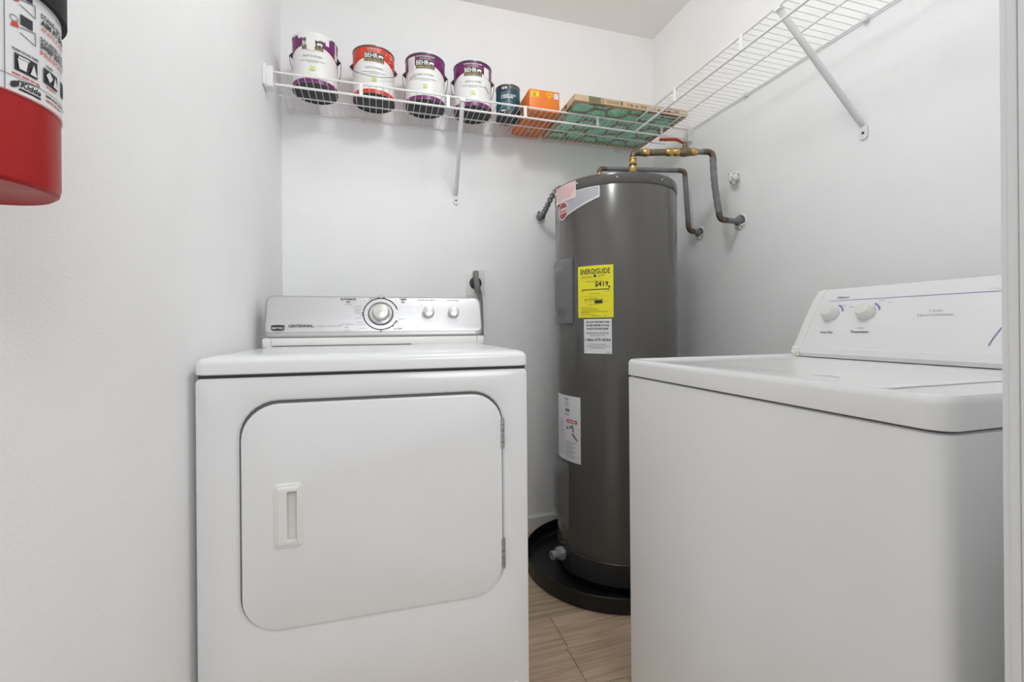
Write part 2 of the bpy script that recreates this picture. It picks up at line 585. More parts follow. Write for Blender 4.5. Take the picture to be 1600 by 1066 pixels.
# handle: a recessed pull in a white surround
bm = NB()
f0 = lambda i, r: rr(HX0 + i, HX1 - i, HZ0 + i, HZ1 - i, r, 4)
s0 = lambda i, r: rr(HX0 + 0.026 + i, HX1 - 0.007 - i, HZ0 + 0.0175 + i, HZ1 - 0.0155 - i, r, 4)
loft(bm, [xz(f0(0, 0.008), -0.0030), xz(f0(0, 0.008), -0.0055), xz(f0(0.002, 0.007), -0.0075), xz(f0(0.0055, 0.005), -0.0080), xz(f0(0.007, 0.005), -0.0105), xz(f0(0.009, 0.004), -0.0115),
          xz(s0(0, 0.003), -0.0115), xz(s0(0.0008, 0.003), -0.0105)], cap0=False, cap1=False)
pull = obj('handle', bm, M_PLASTIC, door, label='white recessed pull handle')
bm = NB()
loft(bm, [xz(s0(0.0008, 0.003), -0.0106), xz(s0(0.0008, 0.003), 0.0100)], cap0=False, cap1=True)
obj('finger_recess', bm, M_PLASTIC, door)
for zc in (0.737, 0.437):
    bm = NB()
    for k in range(5):
        z = zc - 0.036 + k * 0.0145
        tube(bm, [(DX1 - 0.001, -0.0025, z), (DX1 - 0.001, -0.0025, z + 0.0132)], 0.0050, 8)
    box(bm, DX1 - 0.008, DX1 + 0.006, 0.002, 0.004, zc - 0.036, zc + 0.036)
    obj('hinge', bm, M_STEEL, DR, label='steel barrel hinge')
# lower access panel
bm = NB()
pp = lambda i: rr(-HW + 0.018 + i, HW - 0.018 - i, 0.022 + i, 0.109 - i, 0.02, 5)
loft(bm, [xz(pp(0), 0.001), xz(pp(0.001), -0.0025), xz(pp(0.004), -0.0035)])
obj('toe_panel', bm, M_DRYER, DR)
bm = NB(); box(bm, -HW + 0.006, HW - 0.006, 0.006, 0.69, 0.894, 0.906); obj('top_gap', bm, M_DARKGAP, DR, smooth=False)
for sx in (-1, 1):
    for yy in (0.05, 0.64):
        bm = NB(); lathe(bm, [(0.018, 0.0), (0.018, 0.008), (0.008, 0.009), (0.008, 0.0125)], (sx * 0.32, yy, 0), 12); obj('levelling_foot', bm, M_BLACKPLASTIC, DR)
# top panel
bm = NB()
def xy(pts, z): return [(x, y, z) for x, y in pts]
tp = lambda i: rr(-HW - 0.002 + i, HW + 0.002 - i, -0.004 + i, 0.70 - i, (0.022, 0.022, 0.008, 0.008), N)
loft(bm, [xy(tp(0.004), 0.9025), xy(tp(0.0), 0.905), xy(tp(0.0), 0.926), xy(tp(0.002), 0.9325), xy(tp(0.007), 0.9375), xy(tp(0.016), 0.9410), xy(tp(0.045), 0.9435), xy(tp(0.09), 0.944)])
obj('top_panel', bm, M_DRYER, DR)
# console: white foot strip, silver housing leaning back, face plate, dials
CW = 0.3625
CB = 0.505
lean = lambda z: CB + (z - 0.970) * 0.33
bm = NB()
bbox(bm, -CW, CW, CB + 0.002, 0.66, 0.9405, 0.9715, 0.006)
foot = obj('console_foot', bm, M_PLASTIC, DR)
bm = NB(); box(bm, -CW + 0.03, 0.105, CB + 0.0005, CB + 0.004, 0.9442, 0.9462); obj('seam', bm, M_DARKGAP, foot, smooth=False)
for sx in (-1, 1):
    bm = NB(); box(bm, sx * (CW - 0.027) - 0.0006, sx * (CW - 0.027) + 0.0006, CB + 0.0012, CB + 0.003, 0.945, 0.9695); obj('seam', bm, M_INKPALE, foot, smooth=False)
bm = NB()
def face(pts, d, bulge=0.0): return [(x, lean(z) + d, z) for x, z in pts]
cc = lambda i, j=0.0: rr(-CW + i, CW - i, 0.9705 + i, 1.113 - i - j, (0.022, 0.022, 0.024, 0.024), N)
loft(bm, [[(x, 0.66, z) for x, z in cc(0, 0.004)], face(cc(0), 0.022), face(cc(0.001), 0.012), face(cc(0.004), 0.005), face(cc(0.009), 0.001), face(cc(0.02), 0.0)])
housing = obj('console_housing', bm, M_SILVER2, DR)
bm = NB()
fp = lambda i: rr(-CW + 0.007 + i, CW - 0.007 - i, 0.9885 + i, 1.109 - i, (0.016, 0.016, 0.022, 0.022), N)
def pf(pts, d): return [(x, lean(z) + d - 0.010 * (1 - ((z - 1.05) / 0.065) ** 2), z) for x, z in pts]
loft(bm, [face(fp(0), 0.008), face(fp(0), 0.0005), face(fp(0.0015), -0.0015), face(fp(0.004), -0.0022)])
plate = obj('face_plate', bm, M_SILVER, DR)
ax = Vector((0, -1, 0.33)).normalized()
up = Vector((0, 0.33, 1)).normalized()
def on_face(x, z, h=0.0022): return Vector((x, lean(z), z)) + ax * h
pm = plane_map(on_face(0, 1.05, 0.0026), (1, 0, 0), up)
MX, MZ = 0.0035, 0.0
p = Print(pm, 0.0003)
for a0, a1 in ((100, 172), (20, 78), (335, 15), (318, 328), (188, 262), (275, 305)):
    p.ring(MX, MZ, 0.0575, 0.0034, a0, a1)
for a in (96, 78, 176, 184, 268, 330, 310):
    p.ring(MX, MZ, 0.0605, 0.006, a, a + 3)
p.text('AUTOMATIC', -0.103, 0.050, 0.0090, bold=0.04)
p.text('dry', -0.103, 0.0405, 0.0095, bold=0.03)
p.text('TIMED', 0.079, 0.051, 0.0090, bold=0.04)
p.text('dry', 0.079, 0.0415, 0.0095, bold=0.03)
p.text('air fluff', 0.060, -0.058, 0.0095, bold=0.01)
p.text('CENTENNIAL.', -0.286, -0.047, 0.0125, 'LEFT', bold=0.035, width=0.078)
p.text('end of cycle signal', 0.160, 0.050, 0.0085, bold=0.01, width=0.060)
p.text('push to start', 0.256, 0.050, 0.0085, bold=0.01, width=0.042)
p.done('lettering', M_INK, plate)
p = Print(pm, 0.0003)
p.text('AUTOMATIC', -0.106, -0.041, 0.0085, bold=0.0)
p.text('dry', -0.106, -0.051, 0.0095, bold=0.01)
p.text('COMMERCIAL TECHNOLOGY', -0.203, -0.0465, 0.0075, 'LEFT', width=0.080)
for i, (x0, x1, y) in enumerate(((-0.082, -0.060, 0.026), (-0.082, -0.056, 0.016), (-0.085, -0.060, 0.009), (-0.080, -0.058, 0.002), (-0.078, -0.060, -0.016), (-0.078, -0.052, -0.031), (-0.074, -0.046, -0.041),
                                 (-0.068, -0.045, -0.053), (-0.036, -0.018, 0.057), (-0.036, -0.018, 0.052), (0.062, 0.080, -0.020), (-0.115, -0.09, 0.033), (-0.115, -0.092, -0.060), (-0.003, 0.011, -0.065), (-0.002, 0.010, 0.066))):
    p.fine(x0, x1, y, 0.0016, i)
for x in (0.143, 0.187):
    p.text('off' if x < 0.15 else 'on', x, 0.030, 0.006)
p.line(0.150, 0.026, 0.156, 0.019, 0.001)
p.line(0.182, 0.026, 0.177, 0.019, 0.001)
p.done('fine_print', M_INKPALE, plate)
# shield badge
p = Print(pm, 0.0004)
p.strip([(-0.336, -0.057), (-0.317, -0.0595), (-0.298, -0.057)], [(-0.337, -0.040), (-0.317, -0.0385), (-0.297, -0.040)])
badge = p.done('badge', M_INK, plate, 'small dark shield badge')
p = Print(pm, 0.0007)
p.text('MAYTAG', -0.317, -0.0525, 0.0085, bold=0.02, width=0.032)
p.done('lettering', M_PAPER, badge)
p = Print(pm, 0.0004)
p.strip([(-0.335, -0.0605), (-0.317, -0.0665), (-0.299, -0.0605)], [(-0.336, -0.058), (-0.317, -0.0605), (-0.298, -0.058)])
p.done('badge_border', M_SILVER2, plate)
def dial(x, z, r, h, name, rim=None):
    c = on_face(x, z + (0), 0.002)
    bm = NB()
    lathe(bm, [(r, 0.0), (r * 0.985, h * 0.55), (r * 0.93, h * 0.86), (r * 0.80, h), (r * 0.4, h * 1.06), (0.0008, h * 1.08)], c, 32, ax)
    k = obj(name, bm, M_KNOB, DR, label='round brushed metal knob')
    if rim:
        bm = NB(); lathe(bm, [(rim, 0.0), (rim, 0.003), (rim * 0.97, 0.0048), (rim * 0.90, 0.0048), (rim * 0.88, 0.003)], c, 40, ax, cap1=False); obj('dial_ring', bm, M_GASKET, DR, label='dark ring round the main dial')
        bm = NB(); lathe(bm, [(rim * 0.885, 0.0004), (rim * 0.885, 0.0030), (r, 0.0034)], c, 40, ax); obj('dial_disc', bm, M_CHROME, DR)
    return k
mk = dial(MX, 1.05, 0.0300, 0.030, 'knob', 0.0425)
dial(0.1655, 1.052, 0.0205, 0.024, 'knob')
dial(0.2545, 1.052, 0.0200, 0.024, 'knob')

# ------------------------------------------------------------------ washer: front towards -X, back to the right wall
WX, WY0, WY1 = 0.6226, 0.350, 1.038
WA = thing('washing_machine', 'white top-loading washing machine with a plain white console, turned sideways against the right wall', 'washer', (WX, (WY0 + WY1) / 2, 0))
bm = NB()
wb = lambda i: rr(WX + i, 1.272 - i, WY0 + i, WY1 - i, (0.022, 0.01, 0.01, 0.012), N)
loft(bm, [xy(wb(0.003), 0.014), xy(wb(0), 0.018), xy(wb(0), 0.866), xy(wb(0.001), 0.8695), xy(wb(0.006), 0.8715)])
obj('cabinet', bm, M_WASHER, WA)
bm = NB(); loft(bm, [xy(wb(0.006), 0.868), xy(wb(0.006), 0.880)]); obj('top_gap', bm, M_DARKGAP, WA)
for xx in (WX + 0.05, 1.22):
    for yy in (WY0 + 0.05, WY1 - 0.05):
        bm = NB(); lathe(bm, [(0.018, 0.0), (0.018, 0.008), (0.008, 0.009), (0.008, 0.015)], (xx, yy, 0), 12); obj('levelling_foot', bm, M_BLACKPLASTIC, WA)
bm = NB()
wt = lambda i: rr(WX - 0.0015 + i, 1.272 - i, WY0 - 0.0015 + i, WY1 + 0.0015 - i, (0.026, 0.012, 0.012, 0.016), N)
loft(bm, [xy(wt(0.003), 0.8738), xy(wt(0.0), 0.8755), xy(wt(0.0), 0.905), xy(wt(0.0015), 0.911), xy(wt(0.005), 0.9155), xy(wt(0.010), 0.9165), xy(wt(0.016), 0.9150), xy(wt(0.024), 0.9105), xy(wt(0.032), 0.9095)])
obj('top_panel', bm, M_WASHER, WA)
LX0, LX1, LY0, LY1 = 0.664, 1.105, 0.452, 0.925
bm = NB()
lg = lambda i: rr(LX0 + i, LX1 - i, LY0 + i, LY1 - i, 0.03, N)
loft(bm, [xy(lg(-0.0025), 0.9090), xy(lg(-0.0025), 0.9099)]); obj('lid_groove', bm, M_INKPALE, WA)
bm = NB()
loft(bm, [xy(lg(0), 0.9085), xy(lg(0), 0.9105), xy(lg(0.002), 0.9118), xy(lg(0.008), 0.9121), xy(lg(0.03), 0.9117), xy(lg(0.06), 0.9110), xy(lg(0.12), 0.9108)])
lid = obj('lid', bm, M_WASHER, WA)
lm = plane_map((0.80, 0.66, 0.9112), (0, -1, 0), (1, 0, 0))
p = Print(lm, 0.0002)
for (xa, ya, xb, yb) in ((-0.075, -0.065, -0.020, -0.055), (0.045, -0.055, 0.080, -0.050), (0.080, -0.050, 0.095, -0.058)):
    p.line(xa, ya, xb, yb, 0.004)
p.done('scuff_mark', mat('pale_scuff', (0.58, 0.57, 0.56), 0.5), lid)
# console, leaning back to the wall
CYA, CYB = 0.362, 1.026          # near end, far end
CX = 1.155
def prof(o=0.0):
    return [(CX + 0.004, 0.9115), (CX + o, 0.9215), (CX + 0.006 + o, 0.936), (CX + 0.012, 0.9375), (CX + 0.028, 0.968), (CX + 0.050, 1.010), (CX + 0.078, 1.058), (CX + 0.100, 1.089), (CX + 0.110, 1.0995), (CX + 0.122, 1.1035), (CX + 0.142, 1.101), (CX + 0.150, 1.090), (CX + 0.150, 0.9115)]
bm = NB()
pr = prof()
loft(bm, [[(x, CYA, z) for x, z in pr], [(x, CYB - 0.028, z) for x, z in pr]])
hous = obj('console_housing', bm, M_CONSOLE_W, WA, angle=28)
bm = NB()
pc = [(1.225, 1.0)]
def scaled(s, y, d=0.0): return [(1.232 + (x - 1.232) * s - d, y, 1.0 + (z - 1.0) * s) for x, z in pr]
loft(bm, [scaled(1.012, CYB - 0.0275), scaled(1.012, CYB - 0.008), scaled(0.99, CYB - 0.002), scaled(0.95, CYB)])
obj('end_cap', bm, M_PLASTIC, WA, label='white curved console end cap', angle=28)
bm = NB(); box(bm, CX - 0.0035, CX + 0.004, CYB - 0.0305, CYB - 0.022, 0.9125, 0.925); obj('corner_foot', bm, M_YELLOWED, WA, smooth=False, label='yellowed plastic corner foot')
# printing lies on the flat of the face
A0, A1 = Vector((CX + 0.0128, 0, 0.9391)), Vector((CX + 0.0780, 0, 1.058))
fu = (A1 - A0).normalized()
fm = plane_map((CX + 0.05, 0.69, 1.010), (0, -1, 0), fu)
def face_pt(y, z): return Vector((CX + 0.05 + (z - 1.01) * fu.x / fu.z, y, z))
fn = Vector((0, -1, 0)).cross(fu)
def fy(y): return 0.69 - y
def fz(z): return (z - 1.010) / fu.z
for kn, (ky, kz, kr) in enumerate(((0.947, 1.030, 0.0215), (0.853, 1.0305, 0.0215))):
    bm = NB()
    c = face_pt(ky, kz) + fn * 0.0005
    lathe(bm, [(kr, 0.0), (kr, 0.006), (kr * 0.92, 0.014), (kr * 0.80, 0.020), (kr * 0.70, 0.0235), (kr * 0.62, 0.0240), (0.0005, 0.0235)], c, 28, fn)
    obj('knob', bm, mat('knob_white', (0.74, 0.735, 0.71), 0.35), WA, label='white round knob')
def prints(dy):
    pass
p = Print(fm, 0.0006)
p.text('Load Size', fy(0.940), fz(0.977), 0.0085, bold=0.015, width=0.035)
p.text('Temperature', fy(0.853), fz(0.9785), 0.0095, bold=0.015, width=0.046)
p.done('lettering', M_INK, hous)
p = Print(fm, 0.0006)
p.text('6 Cycles', fy(0.702), fz(1.028), 0.0095, width=0.026)
p.text('4 Speed Combinations', fy(0.702), fz(1.018), 0.0095, width=0.070)
p.fine(fy(0.933), fy(0.915), fz(1.052), 0.0018, 3)
p.fine(fy(0.905), fy(0.893), fz(1.047), 0.0018, 4)
p.text('Warm', fy(0.826), fz(1.060), 0.0065)
p.text('Hot', fy(0.805), fz(1.053), 0.0065)
p.fine(fy(0.86), fy(0.845), fz(0.990), 0.0018, 5)
p.done('fine_print', mat('lilac_grey_ink', (0.40, 0.40, 0.50), 0.5), hous)
p = Print(fm, 0.0006)
for (ky, kz) in ((0.947, 1.030), (0.853, 1.0305)):
    p.ring(fy(ky) + 0.001, fz(kz), 0.0285, 0.004, 15, 70)
a = [(fy(0.5905 - 0.016 * (t / 10) - 0.030 * (t / 10) ** 2.0), fz(0.955) + t / 10 * 0.105) for t in range(11)]
p.strip([(x - 0.001, y) for x, y in a], [(x + 0.001, y) for x, y in a])
p.done('printed_arc', M_PURPLEINK, hous)
# the violet rule and the words sit on the upper curve of the face
B0, B1 = Vector((CX + 0.078, 0, 1.058)), Vector((CX + 0.100, 0, 1.089))
gu = (B1 - B0).normalized()
gm = plane_map((CX + 0.078, 0.69, 1.058), (0, -1, 0), gu)
p = Print(gm, 0.0006)
p.rect(fy(0.972), fy(CYA + 0.02), 0.0102, 0.0122)
p.done('printed_rule', mat('lilac_ink', (0.27, 0.26, 0.48), 0.5), hous)
p = Print(gm, 0.0006)
p.text('Whirlpool', fy(0.935), 0.018, 0.0115, bold=0.02, shear=0.3, width=0.034)
p.done('lettering', M_INKGREY, hous)
p = Print(gm, 0.0006)
p.text('Commercial Quality', fy(0.62), 0.016, 0.0085, 'LEFT', width=0.075)
p.done('fine_print', mat('lilac_faint_ink', (0.55, 0.55, 0.62), 0.5), hous)

# ------------------------------------------------------------------ water heater
TX, TY, TR = 0.963, 1.696, 0.2484
WH = thing('water_heater', 'tall dark grey cylindrical electric water heater standing in the black pan', 'water heater', (TX, TY, 0.008))
bm = NB()
lathe(bm, [(TR - 0.004, 0.118), (TR, 0.122), (TR, 1.528), (TR - 0.002, 1.531)], (TX, TY, 0), 96)
obj('tank_jacket', bm, M_TANK, WH)
bm = NB()
lathe(bm, [(TR + 0.0005, 1.5305), (TR + 0.0022, 1.533), (TR + 0.0022, 1.563), (TR - 0.001, 1.5705), (TR - 0.012, 1.5735), (TR - 0.03, 1.571), (0.12, 1.574), (0.01, 1.575)], (TX, TY, 0), 96)
obj('top_cap', bm, M_TANK, WH)
bm = NB()
lathe(bm, [(TR - 0.002, 0.0335), (TR + 0.0008, 0.036), (TR + 0.0008, 0.118), (TR - 0.003, 0.121)], (TX, TY, 0), 96)
obj('base_band', bm, M_TANK2, WH)
bm = NB(); lathe(bm, [(TR - 0.014, 0.008), (TR - 0.014, 0.034)], (TX, TY, 0), 64); obj('foot_ring', bm, M_PAN, WH)
for th in (-153, -117, -75, 170):
    bm = NB()
    a = radians(th)
    ball(bm, (TX + (TR + 0.0022) * cos(a), TY + (TR + 0.0022) * sin(a), 1.551), 0.0035, 8)
    obj('screw', bm, M_CHROME, WH)
def cover(th0, th1, z0, z1):
    def bmp(u, v):
        def sm(a, b, t): t = max(0, min(1, (t - a) / (b - a))); return t * t * (3 - 2 * t)
        k = sm(0.16, 0.42, u) * (1 - sm(0.62, 0.86, u)) * sm(0.10, 0.24, v) * (1 - sm(0.80, 0.90, v))
        e = min(u, 1 - u) * 8
        return 0.014 * k - (0.0020 if (u in (0, 1) or v in (0, 1)) else 0)
    bm = NB()
    cyl_patch(bm, TX, TY, TR, th0, th1, z0, z1, 0.0085, 22, 24, bmp)
    c = obj('access_cover', bm, M_TANKPANEL, WH, label='grey moulded access cover')
    for z in (z0 + 0.012, z1 - 0.012):
        a = radians((th0 + th1) / 2)
        bm = NB(); ball(bm, (TX + (TR + 0.005) * cos(a), TY + (TR + 0.005) * sin(a), z), 0.004, 8); obj('screw', bm, M_STEEL, c)
cover(-195, -159, 1.013, 1.270)
cover(-203, -166.7, 0.199, 0.455)
def tlabel(th0, th1, z0, z1, m, lab, name='label', t=0.0007):
    bm = NB(); cyl_patch(bm, TX, TY, TR, th0, th1, z0, z1, t, 20, 1)
    return obj(name, bm, m, WH, label=lab)
# yellow energy label
yl = tlabel(-153.2, -120.8, 1.034, 1.230, M_YELLOW, 'bright yellow energy rating label')
W2 = TR * radians(32.4) / 2
cm = cyl_map(TX, TY, TR, -137.0, 1.132)
p = Print(cm, 0.0013)
p.text('ENERG', -0.058, 0.067, 0.0270, 'LEFT', bold=0.02, width=0.055)
p.text('GUIDE', 0.007, 0.067, 0.0270, 'LEFT', bold=0.02, width=0.051)
p.text('Y', 0.002, 0.066, 0.0270, bold=0.02, width=0.014)
p.line(0.002, 0.066, 0.002, 0.058, 0.005)
p.poly([(0.002, 0.051), (0.010, 0.060), (-0.006, 0.060)])
p.text('$419', 0.052, 0.019, 0.026, 'RIGHT', bold=0.02, width=0.050)
p.poly([(0.055, 0.010), (0.060, 0.019), (0.050, 0.019)])
p.rect(-0.053, 0.056, 0.006, 0.0092)
p.text('Estimated Yearly Energy Cost', -0.003, 0.037, 0.0068, width=0.066)
p.rect(0.000, 0.030, -0.045, -0.033)
p.text('Cost Range of Similar Models', -0.003, -0.009, 0.0045, width=0.045)
p.text('Uses of Heater', -0.003, -0.026, 0.0055, width=0.036)
p.fine(-0.042, 0.035, -0.0315, 0.0022, 4)
p.done('lettering', M_INK, yl)
p = Print(cm, 0.0013)
for i, (a, b, y) in enumerate(((-0.054, -0.010, 0.057), (-0.054, -0.008, 0.053), (0.014, 0.042, 0.061), (0.014, 0.040, 0.057), (0.014, 0.024, 0.053), (-0.054, -0.046, 0.0), (0.048, 0.056, 0.0), (-0.04, -0.03, -0.039), (-0.018, -0.008, -0.039),
                               (0.038, 0.048, -0.039), (-0.025, 0.016, -0.050), (-0.058, -0.008, -0.060), (-0.058, 0.010, -0.066), (-0.050, 0.022, -0.071), (-0.058, 0.050, -0.0765), (-0.056, -0.020, -0.080), (-0.060, 0.000, -0.087), (-0.012, 0.02, -0.092), (0.035, 0.045, -0.092))):
    p.fine(a, b, y, 0.0018, i)
p.rect(-0.064, 0.064, 0.0465, 0.0470)
p.rect(-0.064, 0.064, -0.0175, -0.0170)
p.done('fine_print', mat('olive_ink', (0.30, 0.26, 0.02), 0.5), yl)
# white notice
wl = tlabel(-147.3, -122.4, 0.899, 1.0285, M_PAPER, 'white notice label with a telephone number')
cm = cyl_map(TX, TY, TR, -134.85, 0.964)
p = Print(cm, 0.0013)
for s, y in (('DO NOT RETURN THIS', 0.050), ('WATER HEATER TO THE', 0.0375), ('PLACE OF PURCHASE', 0.025)):
    p.text(s, 0, y, 0.0098, bold=0.03, width=0.088 if 'P' != s[0] else 0.082)
p.text('1-866-279-4566', 0, -0.018, 0.0150, bold=0.015, width=0.099)
p.done('lettering', M_INK, wl)
p = Print(cm, 0.0013)
for i, (a, b, y) in enumerate(((-0.044, 0.042, 0.013), (-0.044, 0.044, 0.008), (-0.030, 0.028, 0.001), (-0.033, 0.034, -0.031), (-0.046, 0.047, -0.038), (-0.030, 0.030, -0.045), (0.034, 0.046, -0.061))):
    p.fine(a, b, y, 0.0024, i + 30)
p.done('fine_print', M_INKGREY, wl)
# lower warning label
ll = tlabel(-188, -151.9, 0.470, 0.7275, M_PAPER, 'tall white label with a red danger heading')
cm = cyl_map(TX, TY, TR, -169.95, 0.598)
p = Print(cm, 0.0013)
p.rect(-0.002, 0.062, 0.023, 0.037)
p.done('danger_heading', M_REDINK, ll, 'red danger heading')
p = Print(cm, 0.0018)
p.text('DANGER', 0.034, 0.0262, 0.0115, bold=0.03, width=0.042)
p.poly([(0.002, 0.026), (0.009, 0.026), (0.0055, 0.034)])
p.done('lettering', M_PAPER, ll)
p = Print(cm, 0.0013)
p.text('UL', 0.003, 0.093, 0.014, bold=0.0, width=0.010)
p.ring(0.003, 0.098, 0.0105, 0.0018)
p.rect(-0.008, 0.020, 0.066, 0.078)
p.text('STANDARD', 0.000, 0.052, 0.008, bold=0.03, width=0.030)
p.rect(-0.010, 0.014, 0.113, 0.118)
# pictogram: a tap over a hand
p.rect(0.000, 0.012, -0.004, 0.008); p.rect(0.018, 0.024, 0.000, 0.009); p.rect(0.022, 0.044, 0.002, 0.010); p.rect(0.026, 0.042, 0.010, 0.016); p.rect(0.036, 0.045, -0.010, 0.003)
p.poly([(0.034, -0.022), (0.062, -0.046), (0.064, -0.036), (0.046, -0.020)])
for i in range(9):
    p.fine(-0.060, -0.014, -0.015 - i * 0.0115, 0.0020, i)
for i in range(11):
    p.fine(-0.004, 0.058 - (i % 3) * 0.012, -0.052 - i * 0.006, 0.0020, i + 20)
for i in range(5):
    p.fine(-0.056, -0.020, 0.030 - i * 0.008, 0.0020, i + 40)
p.done('fine_print', M_INKGREY, ll)
p = Print(cm, 0.0013)
p.poly([(0.032, -0.018), (0.050, -0.030), (0.052, -0.024), (0.040, -0.014)])
for i in range(3):
    p.fine(-0.056, -0.016, -0.020 - i * 0.0115 + 0.005, 0.0018, i + 60)
p.done('red_print', mat('maroon_ink', (0.35, 0.09, 0.09), 0.5), ll)
# silver swoosh, round red badge, pink sticker
def sw_lo(u): return 1.437 + 0.049 * u ** 1.1
bm = NB(); cyl_patch(bm, TX, TY, TR, -170, -131.8, sw_lo, lambda u: 1.5275, 0.0005, 24, 1); sb = obj('label', bm, M_PAPER, WH, label='silver swoosh label with white border')
bm = NB(); cyl_patch(bm, TX, TY, TR, -169, -132.7, lambda u: sw_lo(u) + 0.006, lambda u: 1.5245, 0.0011, 24, 1); obj('label_face', bm, M_SWOOSH, sb)
cm = cyl_map(TX, TY, TR, -173.0, 1.464)
p = Print(cm, 0.0018); p.disc(0, 0, 0.037, n=36); lg1 = p.done('badge', M_PAPER, WH, 'round red badge with pale border')
p = Print(cm, 0.0024); p.disc(0, 0, 0.0325, n=36); lg2 = p.done('badge_face', M_REDLOGO, lg1)
p = Print(cm, 0.0030); p.rect(-0.030, 0.030, -0.010, 0.010); p.done('badge_band', M_PINK, lg1)
p = Print(cm, 0.0036); p.text('Rheem', 0, -0.006, 0.018, bold=0.02, width=0.052); p.done('lettering', M_REDLOGO, lg1)
pk = NB(); cyl_patch(pk, TX, TY, TR + 0.0022, -188, -154.6, 1.499, 1.565, 0.0006, 16, 1); pk = obj('label', pk, M_PINK, WH, label='pale pink sticker near the top rim')
cm = cyl_map(TX, TY, TR + 0.0022, -171, 1.532)
p = Print(cm, 0.0014)
for i in range(6):
    p.fine(-0.050 + 0.003 * (i % 2), 0.066 - 0.008 * (i % 3), 0.022 - i * 0.0085, 0.0017, i)
p.line(0.03, -0.020, 0.064, 0.012, 0.002)
p.done('fine_print', M_PINKINK, pk)
# drain valve
bm = NB()
VD = Vector((-1.0, -0.14, -0.03)).normalized()
v0 = Vector((0.7155, 1.672, 0.096))
lathe(bm, [(0.037, -0.012), (0.037, 0.0035), (0.034, 0.0055), (0.026, 0.0045)], v0, 28, VD)
dv = obj('valve_flange', bm, M_TANK2, WH)
bm = NB()
lathe(bm, [(0.017, -0.004), (0.017, 0.014)], v0, 16, VD)
lathe(bm, [(0.024, 0.010), (0.027, 0.013), (0.027, 0.030), (0.024, 0.033)], v0, 6, VD)
lathe(bm, [(0.020, 0.033), (0.020, 0.040), (0.0150, 0.041), (0.0150, 0.054), (0.0170, 0.055), (0.0170, 0.064), (0.010, 0.064), (0.009, 0.056)], v0, 18, VD)
obj('drain_valve', bm, M_VALVEGREY, WH, label='grey plastic drain valve')

# drain pan
PN = thing('drain_pan', 'round black plastic drain pan under the water heater', 'drain pan', (0.928, 1.704, 0.0))
bm = NB()
R = 0.351
lathe(bm, [(R - 0.012, 0.0005), (R - 0.004, 0.003), (R - 0.001, 0.012), (R + 0.003, 0.056), (R + 0.0035, 0.060), (R + 0.001, 0.0625), (R - 0.003, 0.0625), (R - 0.0045, 0.060), (R - 0.008, 0.014), (R - 0.016, 0.0065), (0.05, 0.0065)], (0.928, 1.704, 0), 96)
obj('pan_body', bm, M_PAN, PN)
bm = NB()
tube(bm, [(0.928 + (TR + 0.026) * cos(radians(a)) + 0.02, 1.704 + (TR + 0.022) * sin(radians(a)) - 0.012, 0.008) for a in range(190, 300, 5)], 0.003, 6)
obj('raised_ridge', bm, M_PAN, PN)

# ------------------------------------------------------------------ pipes at the heater
def joint(bm, p, d, r, L):
    d = Vector(d).normalized()
    lathe(bm, [(r * 0.92, -L / 2), (r, -L / 2 + 0.002), (r, L / 2 - 0.002), (r * 0.92, L / 2)], p, 16, d)
HN = Vector((0.987, 1.588, 0))
HE = Vector((0.987, 1.588, 1.697))
HT = Vector((1.298, 1.502, 1.7015))
HB = Vector((1.331, 1.501, 1.430))
HWL = Vector((RW, 1.501, 1.427))
run = (HT - HE).normalized()
down = (HB - HT).normalized()
HP = thing('hot_water_pipe', 'upper pipe run with brass valve and red lever, from heater top to the right wall', 'pipe', (HN.x, HN.y, 1.575))
bm = NB(); tube(bm, [(HN.x, HN.y, 1.5755), (HN.x, HN.y, 1.675)], 0.0120, 14)
joint(bm, (HN.x, HN.y, 1.590), (0, 0, 1), 0.0165, 0.020); joint(bm, (HN.x, HN.y, 1.632), (0, 0, 1), 0.0142, 0.024); joint(bm, (HN.x, HN.y, 1.660), (0, 0, 1), 0.0145, 0.016); joint(bm, (HN.x, HN.y, 1.672), (0, 0, 1), 0.0155, 0.006)
obj('brass_nipple', bm, M_BRASS, HP, label='brass nipple')
bm = NB(); joint(bm, (HN.x, HN.y, 1.648), (0, 0, 1), 0.0158, 0.006)
tube(bm, [HE - Vector((0, 0, 0.024))] + arc_pts(HE - Vector((0, 0, 0.018)), HE, HE + run * 0.020) + [HE + run * 0.03], 0.0125, 14)
obj('elbow', bm, M_COPPER, HP, label='dark copper elbow')
L1 = (HT - HE).length
def atL(t): return HE + run * t
bm = NB(); tube(bm, [atL(0.028), atL(0.16)], 0.0132, 14)
obj('pipe_sleeve', bm, M_BRONZE, HP)
for t0, w in ((0.052, 0.018), (0.148, 0.024), (0.176, 0.018), (0.246, 0.022)):
    bm = NB(); joint(bm, atL(t0), run, 0.0158, w * 0.8); joint(bm, atL(t0), run, 0.0148, w + 0.006); obj('brass_collar', bm, M_BRASS, HP, label='brass collar')
bm = NB()
lathe(bm, [(0.013, 0.165), (0.0140, 0.185), (0.0170, 0.200), (0.0190, 0.210), (0.0170, 0.222), (0.0140, 0.238), (0.012, 0.25)], HE, 20, run)
st = atL(0.212)
lathe(bm, [(0.011, 0.012), (0.011, 0.026), (0.008, 0.027), (0.008, 0.040), (0.0055, 0.041)], st, 12, (0, 0, 1))
valve = obj('valve_body', bm, M_BRONZE, HP, label='bronze ball valve body')
bm = NB()
hp = [st + Vector((0.004, -0.001, 0.036)), st + Vector((-0.012, 0.003, 0.038)), st - run * 0.026 + Vector((0, 0, 0.0475)), st - run * 0.040 + Vector((0, 0, 0.0515)), st - run * 0.102 + Vector((0, 0, 0.0525))]
side = run.cross(Vector((0, 0, 1))).normalized()
loops = []
